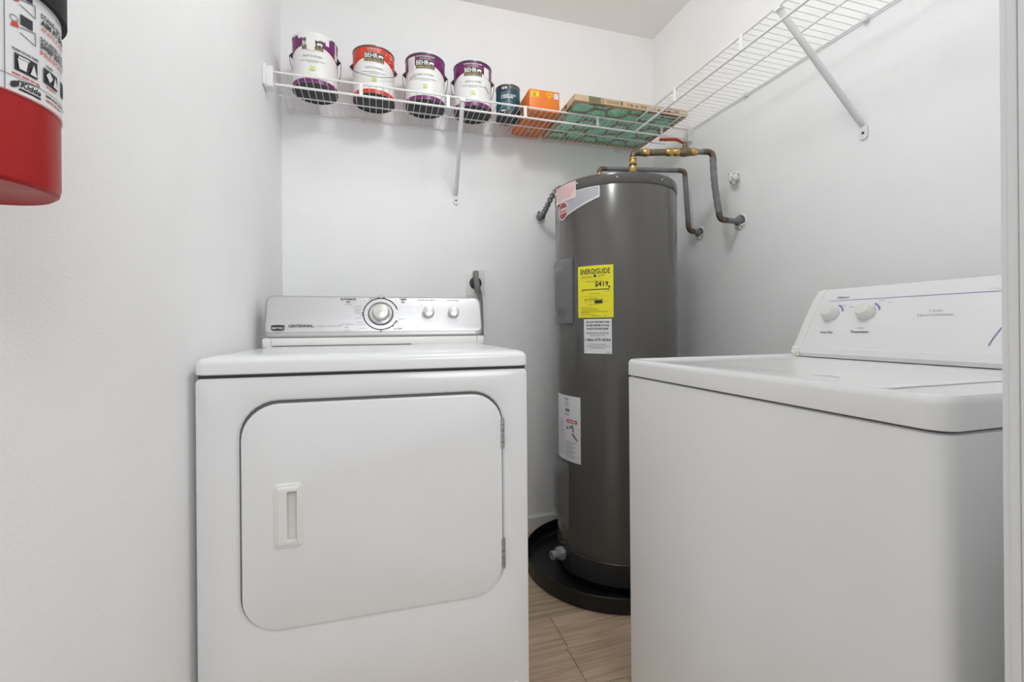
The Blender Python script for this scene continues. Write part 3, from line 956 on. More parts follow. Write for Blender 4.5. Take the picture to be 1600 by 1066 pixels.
for q, (w, h) in zip(hp, ((0.009, 0.0025), (0.009, 0.003), (0.0095, 0.0042), (0.011, 0.0055), (0.0105, 0.0055))):
    loops.append([q + side * w * cos(k * pi / 4) + Vector((0, 0, 1)) * h * sin(k * pi / 4) for k in range(8)])
loft(bm, loops)
obj('lever_handle', bm, M_REDHANDLE, valve, label='red lever handle')
bm = NB(); tube(bm, [atL(0.252), HT - run * 0.022], 0.0108, 14); obj('foam_sleeve', bm, M_INSUL, HP)
bm = NB(); tube(bm, [HT - run * 0.040] + arc_pts(HT - run * 0.024, HT, HT + down * 0.024) + [HT + down * 0.032], 0.0118, 14); obj('elbow', bm, M_COPPER, HP, label='dark copper elbow')
bm = NB()
n = 18
pts, rs = [], []
for i in range(n + 1):
    t = i / n
    q = HT + (HB - HT) * (0.09 + 0.80 * t) + Vector((-0.006 * sin(pi * t), 0.0, 0))
    pts.append(q); rs.append(0.0128 + 0.0008 * sin(i * 2.1))
tube(bm, pts, rs, 14); obj('foam_sleeve', bm, M_INSUL, HP)
out = (HWL - HB).normalized()
bm = NB(); tube(bm, [HB - down * 0.034] + arc_pts(HB - down * 0.022, HB, HB + out * 0.022) + [HB + out * 0.034], 0.0122, 14); obj('elbow', bm, M_COPPER, HP, label='dark copper elbow')
bm = NB(); tube(bm, [HB + out * 0.033, HWL - out * 0.0015], 0.0110, 14); obj('foam_sleeve', bm, M_INSUL, HP)
def wall_hole(center, r, parent):
    rng = random.Random(int(center.y * 1000))
    bm = NB()
    n = 30
    base, ridge, inn, inn2 = [], [], [], []
    for i in range(n):
        a = 2 * pi * i / n
        w = rng.uniform(0.8, 1.25)
        base.append((RW - 0.0004, center.y + (r + 0.008 * w) * cos(a), center.z + (r + 0.008 * w) * sin(a)))
        ridge.append((RW - 0.003 - 0.004 * rng.random(), center.y + (r + 0.002 * w) * cos(a), center.z + (r + 0.002 * w) * sin(a)))
        inn.append((RW - 0.0012, center.y + (r - 0.003 * w) * cos(a), center.z + (r - 0.003 * w) * sin(a)))
    loft(bm, [base, ridge, inn], False, False)
    obj('plaster_rim', bm, M_PLASTER, parent, label='torn white plaster rim')
    bm = NB()
    lathe(bm, [(r, 0.0002), (r, 0.0008)], (RW, center.y, center.z), 28, (-1, 0, 0))
    obj('wall_hole', bm, M_GASKET, parent, label='dark hole in the wall')
    bm = NB()
    for i in range(26):
        a = rng.uniform(-2.6, 0.2)
        q = r * rng.uniform(0.55, 0.95)
        ball(bm, (RW - 0.004, center.y + q * cos(a), center.z + q * sin(a) * 0.9), rng.uniform(0.003, 0.006), 6)
    obj('loose_filler', bm, M_PLASTER, parent)
    bm = NB()
    lathe(bm, [(r * 0.62, 0.001), (r * 0.66, 0.012), (r * 0.55, 0.018), (r * 0.40, 0.02)], (RW, center.y + r * 0.05, center.z + 0.002), 18, (-1, 0, 0))
    obj('foam_collar', bm, M_INSUL, parent)
wall_hole(HWL, 0.028, HP)

CN = Vector((1.0, 1.815, 0)); CE = Vector((1.0, 1.815, 1.711)); CT = Vector((1.352, 1.742, 1.711)); CBt = Vector((1.371, 1.742, 1.439)); CWL = Vector((RW, 1.742, 1.428))
# lower run: the horizontal leg passes behind the brass nipple
CN = Vector((0.972, 1.822, 0)); CE = Vector((0.960, 1.822, 1.711))
CP = thing('cold_water_pipe', 'lower grey insulated pipe behind the brass nipple, down to the right wall', 'pipe', (CE.x, CE.y, 1.575))
rc = (CT - CE).normalized(); dc = (CBt - CT).normalized()
bm = NB(); tube(bm, [(CE.x, CE.y, 1.5755), (CE.x, CE.y, 1.69)], 0.0125, 12); joint(bm, (CE.x, CE.y, 1.59), (0, 0, 1), 0.0165, 0.02); obj('brass_nipple', bm, M_BRASS, CP)
bm = NB(); tube(bm, [CE - Vector((0, 0, 0.036))] + arc_pts(CE - Vector((0, 0, 0.022)), CE, CE + rc * 0.022) + [CE + rc * 0.034], 0.0105, 14); obj('elbow', bm, M_COPPER, CP, label='copper elbow')
bm = NB(); tube(bm, [CE + rc * 0.030, CT - rc * 0.026], 0.0104, 14); obj('foam_sleeve', bm, M_INSUL, CP)
bm = NB(); tube(bm, [CT - rc * 0.036] + arc_pts(CT - rc * 0.022, CT, CT + dc * 0.022) + [CT + dc * 0.032], 0.0110, 14); obj('elbow', bm, M_COPPER, CP, label='copper elbow')
bm = NB(); tube(bm, [CT + dc * 0.030, CT + dc * 0.12, CBt - dc * 0.028], 0.0115, 14); obj('foam_sleeve', bm, M_INSUL, CP)
oc = (CWL - CBt).normalized()
bm = NB(); tube(bm, [CBt - dc * 0.034] + arc_pts(CBt - dc * 0.020, CBt, CBt + oc * 0.020) + [CBt + oc * 0.03], 0.0115, 14); obj('elbow', bm, M_COPPER, CP, label='copper elbow')
bm = NB(); tube(bm, [CBt + oc * 0.028, CWL - oc * 0.002], 0.0105, 14); obj('foam_sleeve', bm, M_INSUL, CP)
wall_hole(CWL, 0.025, CP)

# capped stub above the pipes on the right wall
ST = thing('capped_pipe_stub', 'small crumpled white capped stub on the right wall above the pipe holes', 'pipe stub', (RW, 1.516, 1.617))
bm = NB()
rng = random.Random(3)
for i in range(26):
    a = rng.uniform(0, 2 * pi); q = rng.uniform(0.004, 0.024)
    ball(bm, (RW - 0.014 - rng.uniform(0, 0.022), 1.516 + q * cos(a), 1.617 + q * sin(a)), rng.uniform(0.005, 0.012), 7, (1.0, rng.uniform(0.6, 1.2), rng.uniform(0.6, 1.2)))
obj('crumpled_cap', bm, M_PLASTER, ST)
bm = NB(); lathe(bm, [(0.021, 0.0005), (0.020, 0.004), (0.014, 0.006), (0.012, 0.018)], (RW, 1.516, 1.617), 18, (-1, 0, 0)); obj('collar', bm, M_PLASTER, ST)

# flexible conduit from the back wall to the heater
FC = thing('flexible_conduit', 'grey ribbed flexible metal conduit between the back wall and the heater', 'conduit', (0.770, BACK, 1.545))
bm = NB()
path = [Vector((0.775, BACK - 0.006, 1.545)), Vector((0.773, BACK - 0.050, 1.546)), Vector((0.773, BACK - 0.100, 1.566)), Vector((0.777, BACK - 0.165, 1.603)), Vector((0.790, BACK - 0.215, 1.624)), Vector((0.820, BACK - 0.255, 1.618)), Vector((0.850, BACK - 0.275, 1.593))]
fine = []
for i in range(len(path) - 1):
    p0, p1, p2, p3 = path[max(i - 1, 0)], path[i], path[i + 1], path[min(i + 2, len(path) - 1)]
    for k in range(16):
        t = k / 16
        fine.append(0.5 * ((2 * p1) + (-p0 + p2) * t + (2 * p0 - 5 * p1 + 4 * p2 - p3) * t * t + (-p0 + 3 * p1 - 3 * p2 + p3) * t ** 3))
fine.append(path[-1])
tube(bm, fine, [0.0115 + 0.0022 * (1 if (i % 6) < 3 else -1) for i in range(len(fine))], 14)
obj('ribbed_sleeve', bm, M_CONDUIT, FC)
bm = NB(); lathe(bm, [(0.019, 0.0), (0.019, 0.012), (0.015, 0.015), (0.015, 0.034), (0.017, 0.035), (0.017, 0.044), (0.012, 0.046)], (0.775, BACK, 1.545), 8, (0, -1, 0))
for s in (-1, 1):
    box(bm, 0.775 + s * 0.014 - 0.004, 0.775 + s * 0.014 + 0.004, BACK - 0.040, BACK - 0.022, 1.557, 1.567)
obj('clamp_connector', bm, M_CONDUIT, FC)
bm = NB(); lathe(bm, [(0.030, 0.0003), (0.028, 0.003), (0.019, 0.004)], (0.775, BACK, 1.544), 20, (0, -1, 0)); obj('plaster_rim', bm, M_PLASTER, FC)

# ------------------------------------------------------------------ outlet and dryer cord behind the console
OT = thing('wall_outlet', 'round black dryer outlet on the back wall above the console', 'outlet', (0.447, BACK, 1.212))
bm = NB(); bbox(bm, 0.402, 0.492, BACK - 0.005, BACK - 0.0003, 1.150, 1.280, 0.002); obj('cover_plate', bm, M_PLASTIC, OT)
bm = NB(); lathe(bm, [(0.029, 0.003), (0.029, 0.009), (0.026, 0.011), (0.010, 0.011)], (0.447, BACK, 1.212), 28, (0, -1, 0)); obj('receptacle', bm, M_BLACKPLASTIC, OT, label='round black receptacle')
CD = thing('dryer_cord', 'flat grey dryer cord and plug in the round outlet', 'cord', (0.452, BACK - 0.012, 1.212))
bm = NB()
def slab(zs):
    loops = []
    for (x, y, z, w, d) in zs:
        loops.append([(x + px * w, y + py * d, z) for px, py in rr(-1, 1, -1, 1, 0.5, 3)])
    loft(bm, loops)
slab([(0.441, BACK - 0.034, 1.266, 0.007, 0.014), (0.442, BACK - 0.034, 1.263, 0.011, 0.020), (0.443, BACK - 0.034, 1.235, 0.011, 0.0215), (0.447, BACK - 0.034, 1.200, 0.012, 0.021), (0.455, BACK - 0.033, 1.170, 0.011, 0.018), (0.462, BACK - 0.030, 1.160, 0.009, 0.012)])
obj('plug', bm, M_CORD, CD)
bm = NB()
slab([(0.462, BACK - 0.030, 1.163, 0.009, 0.010), (0.467, BACK - 0.030, 1.12, 0.009, 0.008), (0.470, BACK - 0.030, 1.0, 0.009, 0.007), (0.465, BACK - 0.030, 0.75, 0.009, 0.007), (0.450, BACK - 0.030, 0.5, 0.009, 0.007)])
obj('cord', bm, M_CORD, CD)

# ------------------------------------------------------------------ wire shelves
ZD, ZL = 1.928, 1.8835
SF = BACK - 0.305
RU, RLo, RM, RWi = 0.0040, 0.0046, 0.0030, 0.00135
def rod(parent, name, a, b, r, n=8, label=None):
    bm = NB(); tube(bm, [a, b], r, n); return obj(name, bm, M_WIRE, parent, label=label)
def linked(src, parent, loc):
    o = src.copy(); COL.objects.link(o); o.parent = parent; o.location = loc; return o
BS = thing('wire_shelf', 'white wire shelf along the back wall holding the paint cans', 'shelf', (LW, BACK, ZD), group='white wire shelves')
rod(BS, 'front_rail', (LW + 0.004, SF, ZD), (RW - 0.004, SF, ZD), RU)
rod(BS, 'lip_rail', (LW + 0.004, SF, ZL), (RW - 0.004, SF, ZL), RLo)
rod(BS, 'middle_rod', (LW + 0.018, 1.960, ZD - 0.0045), (RW - 0.03, 1.960, ZD - 0.0045), RM)
rod(BS, 'rear_rod', (LW + 0.02, BACK - 0.008, ZD - 0.0045), (RW - 0.02, BACK - 0.008, ZD - 0.0045), RM)
first = rod(BS, 'wire', (LW + 0.030, SF, ZD + 0.0038), (LW + 0.030, BACK - 0.004, ZD + 0.0010), RWi, 5)
x = LW + 0.030 + 0.0254; k = 1
while x < RW - 0.02:
    linked(first, BS, (k * 0.0254, 0, 0)); x += 0.0254; k += 1
for xs in (-0.053, 0.277, 0.602, 0.938, 1.266):
    bm = NB(); bbox(bm, xs - 0.0065, xs + 0.0065, SF - 0.0055, SF - 0.0025, ZL - 0.003, ZD + 0.003, 0.001, 1); obj('lip_strut', bm, M_WIRE, BS)
def clip_back(x):
    bm = NB()
    bbox(bm, x - 0.007, x + 0.007, BACK - 0.016, BACK - 0.0005, ZD - 0.012, ZD + 0.003, 0.002, 2)
    lathe(bm, [(0.0045, 0.0), (0.0045, 0.003), (0.002, 0.0042)], (x, BACK - 0.016, ZD - 0.010), 8, (0, -1, 0))
    obj('wall_clip', bm, M_BRACKET, BS)
for xs in (-0.345, -0.062, 0.30, 0.55, 0.786, 1.204):
    clip_back(xs)
for side in (0, 1):
    bm = NB()
    xa, xb = (LW + 0.0005, LW + 0.012) if side == 0 else (RW - 0.012, RW - 0.0005)
    xc0, xc1 = (LW + 0.0005, LW + 0.032) if side == 0 else (RW - 0.030, RW - 0.0005)
    bbox(bm, xa, xb, SF - (0.026 if side == 0 else 0.012), SF + 0.040, ZL - 0.014, ZD + 0.016, 0.003, 2)
    bbox(bm, xc0, xc1, SF - 0.0125, SF - 0.0062, ZL - 0.013, ZD + 0.015, 0.002, 2)
    bbox(bm, xc0, xc1, SF - 0.010, SF + 0.030, ZL - 0.013, ZL - 0.0055, 0.002, 2)
    obj('end_bracket', bm, M_BRACKET, BS, label='white plastic end bracket')
def strut(parent, top, foot, wall_n, w=0.011):
    top, foot, wall_n = Vector(top), Vector(foot), Vector(wall_n)
    d = (foot - top).normalized()
    sd = d.cross(wall_n).normalized()
    nn = sd.cross(d).normalized()
    bm = NB()
    loops = []
    for t, ww, hh in ((0.0, 0.7, 0.4), (0.03, 1.0, 0.8), (0.5, 1.0, 1.0), (0.93, 1.0, 0.8), (0.985, 0.95, 0.35), (1.0, 0.9, 0.2)):
        q = top + (foot - top) * t
        loops.append([q + sd * w * ww * cos(a) * 0.85 + nn * 0.008 * hh * sin(a) for a in [i * 2 * pi / 12 for i in range(12)]])
    loft(bm, loops)
    s = obj('support_strut', bm, M_BRACKET, parent, label='white diagonal support strut')
    bm = NB()
    c = foot - Vector((0, 0, 0.016))
    t = bmesh.new()
    box(t, -0.0120, 0.0120, -0.022, 0.022, 0, 0.002)
    bmesh.ops.bevel(t, geom=[e for e in t.edges if abs((e.verts[0].co - e.verts[1].co).z) > 0.001], offset=0.004, segments=3, affect='EDGES')
    hx = Vector((0, 0, 1)).cross(wall_n).normalized()
    for v in t.verts:
        v.co = c + hx * v.co.x + Vector((0, 0, 1)) * v.co.y + wall_n * (v.co.z + 0.0004)
    merge(bm, t)
    obj('strut_foot', bm, M_BRACKET, s)
    bm = NB(); lathe(bm, [(0.0042, 0.001), (0.004, 0.0035), (0.0018, 0.0042)], c - Vector((0, 0, 0.004)), 10, wall_n); obj('screw', bm, M_INK, s)
    bm = NB()
    hk = bmesh.new(); box(hk, -0.010, 0.010, -0.008, 0.008, -0.003, 0.005)
    for v in hk.verts:
        v.co = top + hx * v.co.x + wall_n * v.co.y + Vector((0, 0, 1)) * v.co.z
    merge(bm, hk)
    obj('strut_hook', bm, M_BRACKET, s, smooth=False)
strut(BS, (0.337, SF + 0.004, ZD - 0.008), (0.357, BACK - 0.004, 1.618), (0, -1, 0))

RS = thing('wire_shelf', 'white wire shelf along the right wall, empty, with one diagonal strut', 'shelf', (RW, 1.0, ZD), group='white wire shelves')
XF = RW - 0.305
YA, YB = 0.33, SF - 0.0095
ZR = 1.9330
rod(RS, 'front_rail', (XF, YA, ZR), (XF, YB, ZR), RU)
rod(RS, 'lip_rail', (XF, YA, ZL + 0.002), (XF, YB, ZL + 0.002), RLo)
rod(RS, 'middle_rod', (XF + 0.165, YA, ZR - 0.0045), (XF + 0.165, YB, ZR - 0.0045), RM)
rod(RS, 'rear_rod', (RW - 0.008, YA, ZR - 0.0055), (RW - 0.008, 1.772, ZR - 0.0055), RM)
firstr = rod(RS, 'wire', (XF, YB - 0.012, ZR + 0.0038), (RW - 0.004, YB - 0.012, ZR + 0.0010), RWi, 5)
for k in range(1, int((YB - 0.006 - YA) / 0.0254)):
    linked(firstr, RS, (0, -k * 0.0254, 0))
for ys in (0.50, 0.835, 1.171, 1.508):
    bm = NB(); bbox(bm, XF - 0.0055, XF - 0.0025, ys - 0.0065, ys + 0.0065, ZL - 0.001, ZR + 0.003, 0.001, 1); obj('lip_strut', bm, M_WIRE, RS)
for ys in (0.55, 0.997, 1.459):
    bm = NB()
    bbox(bm, RW - 0.016, RW - 0.0005, ys - 0.008, ys + 0.008, ZR - 0.013, ZR + 0.003, 0.002, 2)
    lathe(bm, [(0.0045, 0.0), (0.0045, 0.003), (0.002, 0.0042)], (RW - 0.016, ys, ZR - 0.011), 8, (-1, 0, 0))
    obj('wall_clip', bm, M_BRACKET, RS)
strut(RS, (XF + 0.004, 1.034, ZR - 0.008), (RW - 0.004, 1.008, 1.606), (-1, 0, 0), 0.0115)

# ------------------------------------------------------------------ things on the back shelf
ZT = ZD + 0.0058
def face_cam(x, y): return -atan2(x, y)
def can(name, label, x, y, band, h=0.196, r=0.0825, turn=0.0, group=None, bail='back', marks=None):
    t = thing(name, label, 'paint can', (x, y, ZT), face_cam(x, y) + radians(turn), group, local=True)
    bm = NB()
    lathe(bm, [(r - 0.006, 0.004), (r - 0.003, 0.0005), (r, 0.0), (r + 0.001, 0.0015), (r + 0.0005, 0.004), (r - 0.001, 0.0055), (r - 0.001, h - 0.006), (r - 0.001, h - 0.004)], (0, 0, 0), 56)
    obj('can_body', bm, M_CANBLACK, t)
    bm = NB()
    lathe(bm, [(r - 0.001, h - 0.005), (r + 0.0012, h - 0.0035), (r + 0.0016, h - 0.0005), (r - 0.001, h + 0.001), (r - 0.006, h), (r - 0.010, h - 0.004), (r - 0.012, h - 0.001), (0.01, h - 0.001)], (0, 0, 0), 56)
    lid = obj('lid', bm, M_CANMETAL, t, label='grey metal lid')
    lr = r - 0.0008
    bm = NB()
    cyl_patch(bm, 0, 0, lr, -270, 90, 0.0055, h - 0.006, 0.0004, 64, 1)
    lab = obj('label', bm, M_CANWHITE, t, label='white paper label')
    # coloured crown of the label with an arched lower edge
    def low(u):
        a = abs(u - 0.5) * 360
        return h - 0.006 - (0.040 + 0.046 * (1 - cos(radians(min(a, 100) * 0.95))))
    bm = NB(); cyl_patch(bm, 0, 0, lr, -270, 90, low, h - 0.0065, 0.0010, 64, 1); obj('label_crown', bm, band, lab)
    bm = NB(); cyl_patch(bm, 0, 0, lr, -270, 90, 0.006, 0.0215, 0.0010, 64, 1); obj('label_foot', bm, band, lab)
    cm = cyl_map(0, 0, lr, -90, 0)
    # brand panel
    bm = NB(); cyl_patch(bm, 0, 0, lr, -90 - 27, -90 + 27, h - 0.064, h - 0.030, 0.0016, 14, 1); obj('name_panel', bm, M_INK, lab)
    p = Print(cm, 0.0030)
    p.rect(-0.0395, 0.0395, h - 0.0655, h - 0.0640); p.rect(-0.0395, 0.0395, h - 0.030, h - 0.0288); p.rect(-0.0395, 0.0395, h - 0.0535, h - 0.0525)
    p.text('PREMIUM PLUS', 0, h - 0.0620, 0.0085, bold=0.03, width=0.070)
    p.done('gold_print', M_GOLD, lab)
    p = Print(cm, 0.0030)
    p.text('BEHR', -0.036, h - 0.0505, 0.0245, 'LEFT', bold=0.02, width=0.050)
    # the bear emblem beside the name
    p.poly([(0.016, h - 0.045), (0.034, h - 0.045), (0.036, h - 0.040), (0.030, h - 0.037), (0.019, h - 0.038), (0.014, h - 0.042)])
    p.rect(0.018, 0.021, h - 0.050, h - 0.044, 1); p.rect(0.030, 0.033, h - 0.050, h - 0.044, 1)
    sub = 'EXTERIOR FLAT' if band is M_CANRED else 'INTERIOR EGGSHELL ENAMEL'
    p.text(sub, 0, h - 0.0185, 0.0068, bold=0.02, width=0.052 if band is M_CANRED else 0.078)
    p.text('ULTRA PURE WHITE', 0, h - 0.0265, 0.0055, width=0.045)
    p.done('lettering', M_CANWHITE, lab)
    p = Print(cm, 0.0022)
    p.text('PAINT & PRIMER', 0, h - 0.094, 0.0115, width=0.068)
    p.done('grey_lettering', M_INKGREY, lab)
    p = Print(cm, 0.0022)
    p.fine(-0.045, 0.045, h - 0.108, 0.0022, 1); p.fine(-0.018, 0.018, h - 0.1145, 0.0020, 2)
    p.done('fine_print', M_INKPALE, lab)
    p = Print(cm, 0.0022); p.rect(-0.0085, 0.0085, h - 0.146, h - 0.129); p.done('green_mark', M_GREENTAG, lab, 'small lime green square')
    p = Print(cm, 0.0028); p.ring(0, h - 0.1375, 0.0045, 0.0014); p.done('green_emblem', M_CANWHITE, lab)
    # ears and bail
    ze = h * 0.715
    for s in (-1, 1):
        bm = NB(); lathe(bm, [(0.0115, 0.0), (0.0115, 0.004), (0.008, 0.007), (0.0045, 0.0075), (0.0045, 0.0115)], (s * (r - 0.001), 0, ze), 14, (s, 0, 0)); obj('ear', bm, M_CANBLACK, t, label='black plastic ear')
    sg = -1 if bail == 'front' else 1
    rb = r + 0.0125
    pts = [(-rb + 0.004, 0, ze)]
    for i in range(33):
        a = pi * i / 32
        pts.append((-rb * cos(a) * (1.0 + 0.0 * sin(a)), sg * (rb + 0.004) * sin(a) ** 0.75, ze - 0.078 * sin(a) ** 0.8))
    pts.append((rb - 0.004, 0, ze))
    bm = NB(); tube(bm, pts, 0.0013, 6); obj('bail_handle', bm, M_BAIL, t, label='thin wire bail handle')
    if marks == 'drips':
        bm = NB()
        rng = random.Random(5)
        # broad run down the front, ragged fringe on both sides
        fr = [rng.uniform(0, 0.008) for _ in range(60)]
        def lowd(u):
            a = -150 + 110 * u
            if -104 < a < -84: base = 0.066
            elif -84 <= a < -58: base = 0.024
            elif a >= -58: base = 0.003
            elif a < -128: base = 0.003
            else: base = 0.018
            return h - base - fr[int(u * 59)]
        cyl_patch(bm, 0, 0, r, -150, -40, lowd, h + 0.001, 0.0026, 59, 4)
        obj('paint_drip', bm, M_DRIP, t, label='dried white paint run down the front')
        bm = NB()
        lathe(bm, [(r - 0.012, h - 0.002), (r - 0.010, h + 0.002), (r - 0.014, h + 0.004), (r - 0.02, h + 0.006), (0.02, h + 0.012), (0.004, h + 0.012)], (-0.004, 0, 0), 40)
        obj('paint_crust', bm, M_DRIP, t, label='crust of dried white paint on the lid')
        bm = NB()
        for a, z0, z1, w in ((-22, 0.140, h, 1.5), (-20, 0.126, 0.152, 5.0), (-52, 0.160, h, 5)):
            cyl_patch(bm, 0, 0, r, a - w, a + w, z0, z1, 0.0022, 8, 3, lambda u, v: 0.0)
        obj('paint_drip', bm, M_DRIP, t, label='dried white paint drip')
    if marks == 'splash':
        bm = NB()
        rng = random.Random(9)
        for i in range(9):
            a = radians(rng.uniform(-58, -30)); z = h - rng.uniform(0.012, 0.050)
            ball(bm, (r * cos(a), r * sin(a), z), rng.uniform(0.0025, 0.006), 7, (0.5, 0.5, 1))
        obj('paint_splash', bm, mat('pinkish_paint', (0.72, 0.42, 0.38), 0.5), t)
    if marks == 'scribble_left':
        p = Print(cm, 0.0024)
        for (xa, ya, xb, yb) in ((-0.072, h - 0.099, -0.040, h - 0.085), (-0.072, h - 0.107, -0.036, h - 0.094), (-0.036, h - 0.094, -0.042, h - 0.097)):
            p.line(xa, ya, xb, yb, 0.0022)
        p.done('marker_stroke', M_INKGREY, lab)
        p = Print(cm, 0.0022); p.rect(-0.078, -0.043, h - 0.072, h - 0.014); sk = p.done('sticker', M_CANWHITE, lab)
        p = Print(cm, 0.0028)
        for i in range(8):
            p.fine(-0.075, -0.048, h - 0.024 - i * 0.006, 0.0018, i)
        p.done('sticker_print', M_INKPALE, lab)
    if marks == 'scribble_right':
        p = Print(cm, 0.0024)
        p.line(0.050, h - 0.101, 0.074, h - 0.125, 0.0024); p.line(0.054, h - 0.100, 0.078, h - 0.122, 0.0016)
        p.done('marker_stroke', M_INKGREY, lab)
        p = Print(cm, 0.0022); p.rect(0.048, 0.078, h - 0.062, h - 0.020); p.done('sticker', M_CANWHITE, lab)
    return t
GC = 'gallon paint cans on the back shelf'
can('paint_can', 'gallon paint can with dried white paint run over its purple label, by the left wall', -0.229, 1.936, M_CANPURPLE, turn=-7, group=GC, marks='drips')
can('paint_can', 'gallon paint can with a red label, wire bail across its front', -0.0065, 1.953, M_CANRED, group=GC, bail='front', marks='splash', turn=1)
can('paint_can', 'clean purple and white gallon paint can standing beside the red can', 0.204, 1.945, M_CANPURPLE, group=GC, marks='scribble_left', turn=0)
can('paint_can', 'clean purple and white gallon paint can beside the small teal can', 0.409, 1.942, M_CANPURPLE, group=GC, marks='scribble_right', turn=2)

# the teal quart
qx, qy, qr, qh = 0.571, 1.945, 0.0545, 0.136
Q = thing('paint_can', 'small teal quart paint can between the purple can and the orange box', 'paint can', (qx, qy, ZT), face_cam(qx, qy), local=True)
bm = NB(); lathe(bm, [(qr - 0.005, 0.003), (qr - 0.002, 0.0), (qr, 0.0), (qr + 0.0008, 0.002), (qr - 0.001, 0.005), (qr - 0.001, qh - 0.005)], (0, 0, 0), 48); obj('can_body', bm, M_CANMETAL, Q)
bm = NB(); lathe(bm, [(qr - 0.001, qh - 0.006), (qr + 0.001, qh - 0.004), (qr + 0.001, qh), (qr - 0.005, qh + 0.0005), (qr - 0.008, qh - 0.003), (0.005, qh - 0.003)], (0, 0, 0), 48); obj('lid', bm, M_CANMETAL, Q)
bm = NB(); cyl_patch(bm, 0, 0, qr - 0.0005, -160, 60, 0.0255, qh - 0.020, 0.0006, 48, 1); ql = obj('label', bm, M_CANTEAL, Q, label='dark teal label')
bm = NB(); cyl_patch(bm, 0, 0, qr - 0.0005, -160, 60, qh - 0.020, qh - 0.006, 0.0006, 48, 1); obj('label_top', bm, M_CANMETAL, Q)
bm = NB(); cyl_patch(bm, 0, 0, qr - 0.0005, -190, 90, 0.004, 0.0255, 0.0006, 56, 1); obj('label_foot', bm, M_CANBLACK, Q)
bm = NB(); lathe(bm, [(qr - 0.006, -0.0001), (qr - 0.006, 0.0008)], (0, 0, 0), 40); obj('can_base', bm, M_CANBLACK, Q)
bm = NB(); cyl_patch(bm, 0, 0, qr - 0.0005, -130, -82, qh - 0.026, qh - 0.0065, 0.0012, 14, 1); obj('name_panel', bm, M_INK, ql)
cm = cyl_map(0, 0, qr, -90, 0)
p = Print(cm, 0.0014)
p.text('BEHR', -0.014, qh - 0.021, 0.014, bold=0.04, width=0.026)
p.text('CABINET, DOOR', -0.030, qh - 0.053, 0.0115, 'LEFT', bold=0.03, width=0.068)
p.text('& TRIM ENAMEL', -0.030, qh - 0.0625, 0.0115, 'LEFT', bold=0.03, width=0.056)
p.rect(-0.030, -0.012, 0.018, 0.024)
p.done('lettering', M_CANWHITE, ql)
p = Print(cm, 0.0014)
for i, (a, b, y) in enumerate(((-0.030, 0.004, qh - 0.038), (-0.03, 0.022, qh - 0.080), (-0.03, 0.014, qh - 0.087), (-0.03, 0.030, qh - 0.099), (0.008, 0.03, 0.020))):
    p.fine(a, b, y, 0.0022, i)
p.done('fine_print', M_INKPALE, ql)

# orange carton
OB = thing('orange_box', 'orange cardboard box with yellow print between teal can and air filter', 'box', (0.7015, 1.955, ZT))
bm = NB(); bbox(bm, 0.632, 0.771, 1.823, 2.085, ZT, ZT + 0.092, 0.0015, 2); ob = obj('carton', bm, M_ORANGE, OB)
om = plane_map((0.7015, 1.823, ZT + 0.046), (1, 0, 0), (0, 0, 1))
p = Print(om, 0.0007)
p.poly([(-0.062, 0.010), (-0.062, 0.036), (-0.045, 0.038), (-0.045, 0.012)])
p.poly([(-0.044, 0.012), (-0.044, 0.036), (-0.026, 0.038), (-0.026, 0.016), (-0.035, 0.011)])
for x in (0.010, 0.020, 0.030):
    p.rect(x, x + 0.006, 0.020, 0.038, 1)
p.rect(0.008, 0.038, 0.027, 0.030); p.rect(0.018, 0.022, 0.012, 0.022, 1)
p.done('yellow_print', M_ORANGEYEL, ob)
p = Print(om, 0.0012); p.text('R', -0.044, 0.014, 0.026, bold=0.02, width=0.020); p.done('lettering', mat('olive_print', (0.40, 0.30, 0.02), 0.5), ob)
p = Print(om, 0.0007); p.rect(0.043, 0.064, 0.014, 0.038); p.done('pale_picture', M_CARTONBLUE, ob)
bmn = plane_map((0.7015, 1.955, ZT), (1, 0, 0), (0, -1, 0))
p = Print(bmn, 0.0007)
p.rect(-0.025, 0.012, -0.080, -0.055); p.rect(-0.045, -0.032, -0.112, -0.100); p.ring(0.035, -0.02, 0.008, 0.003); p.rect(0.0, 0.012, -0.112, -0.104)
p.done('carton_print', mat('carton_grey', (0.45, 0.38, 0.36), 0.6), ob)
p = Print(bmn, 0.0007)
for i in range(5):
    p.fine(-0.05, 0.055, 0.02 + i * 0.018, 0.003, i)
p.done('fine_print', mat('carton_dark_red', (0.34, 0.05, 0.015), 0.6), ob)

# air filter lying flat, overhanging the front rail
FX0, FX1, FY0, FY1 = 0.788, 1.340, 1.703, 2.092
FZ0, FZ1 = ZR + 0.0058, ZR + 0.0058 + 0.0265
AF = thing('air_filter', 'flat air filter with green mesh in a cardboard frame, overhanging the shelf', 'air filter', ((FX0 + FX1) / 2, (FY0 + FY1) / 2, FZ0))
bm = NB()
fo = lambda i: [(FX0 + i, FY0 + i), (FX1 - i, FY0 + i), (FX1 - i, FY1 - i), (FX0 + i, FY1 - i)]
loft(bm, [xy(fo(0.020), FZ0 + 0.0016), xy(fo(0.020), FZ0), xy(fo(0.001), FZ0), xy(fo(0), FZ0 + 0.001), xy(fo(0), FZ1 - 0.001), xy(fo(0.001), FZ1), xy(fo(0.02), FZ1)], False, True)
fr = obj('frame', bm, M_CARD, AF, label='tan cardboard frame', smooth=False)
bm = NB()
NX, NY = 70, 48
rng = random.Random(11)
g = [[bm.verts.new((FX0 + 0.006 + (FX1 - FX0 - 0.012) * i / NX, FY0 + 0.006 + (FY1 - FY0 - 0.012) * j / NY, FZ0 + 0.003 + rng.uniform(0, 0.004))) for j in range(NY + 1)] for i in range(NX + 1)]
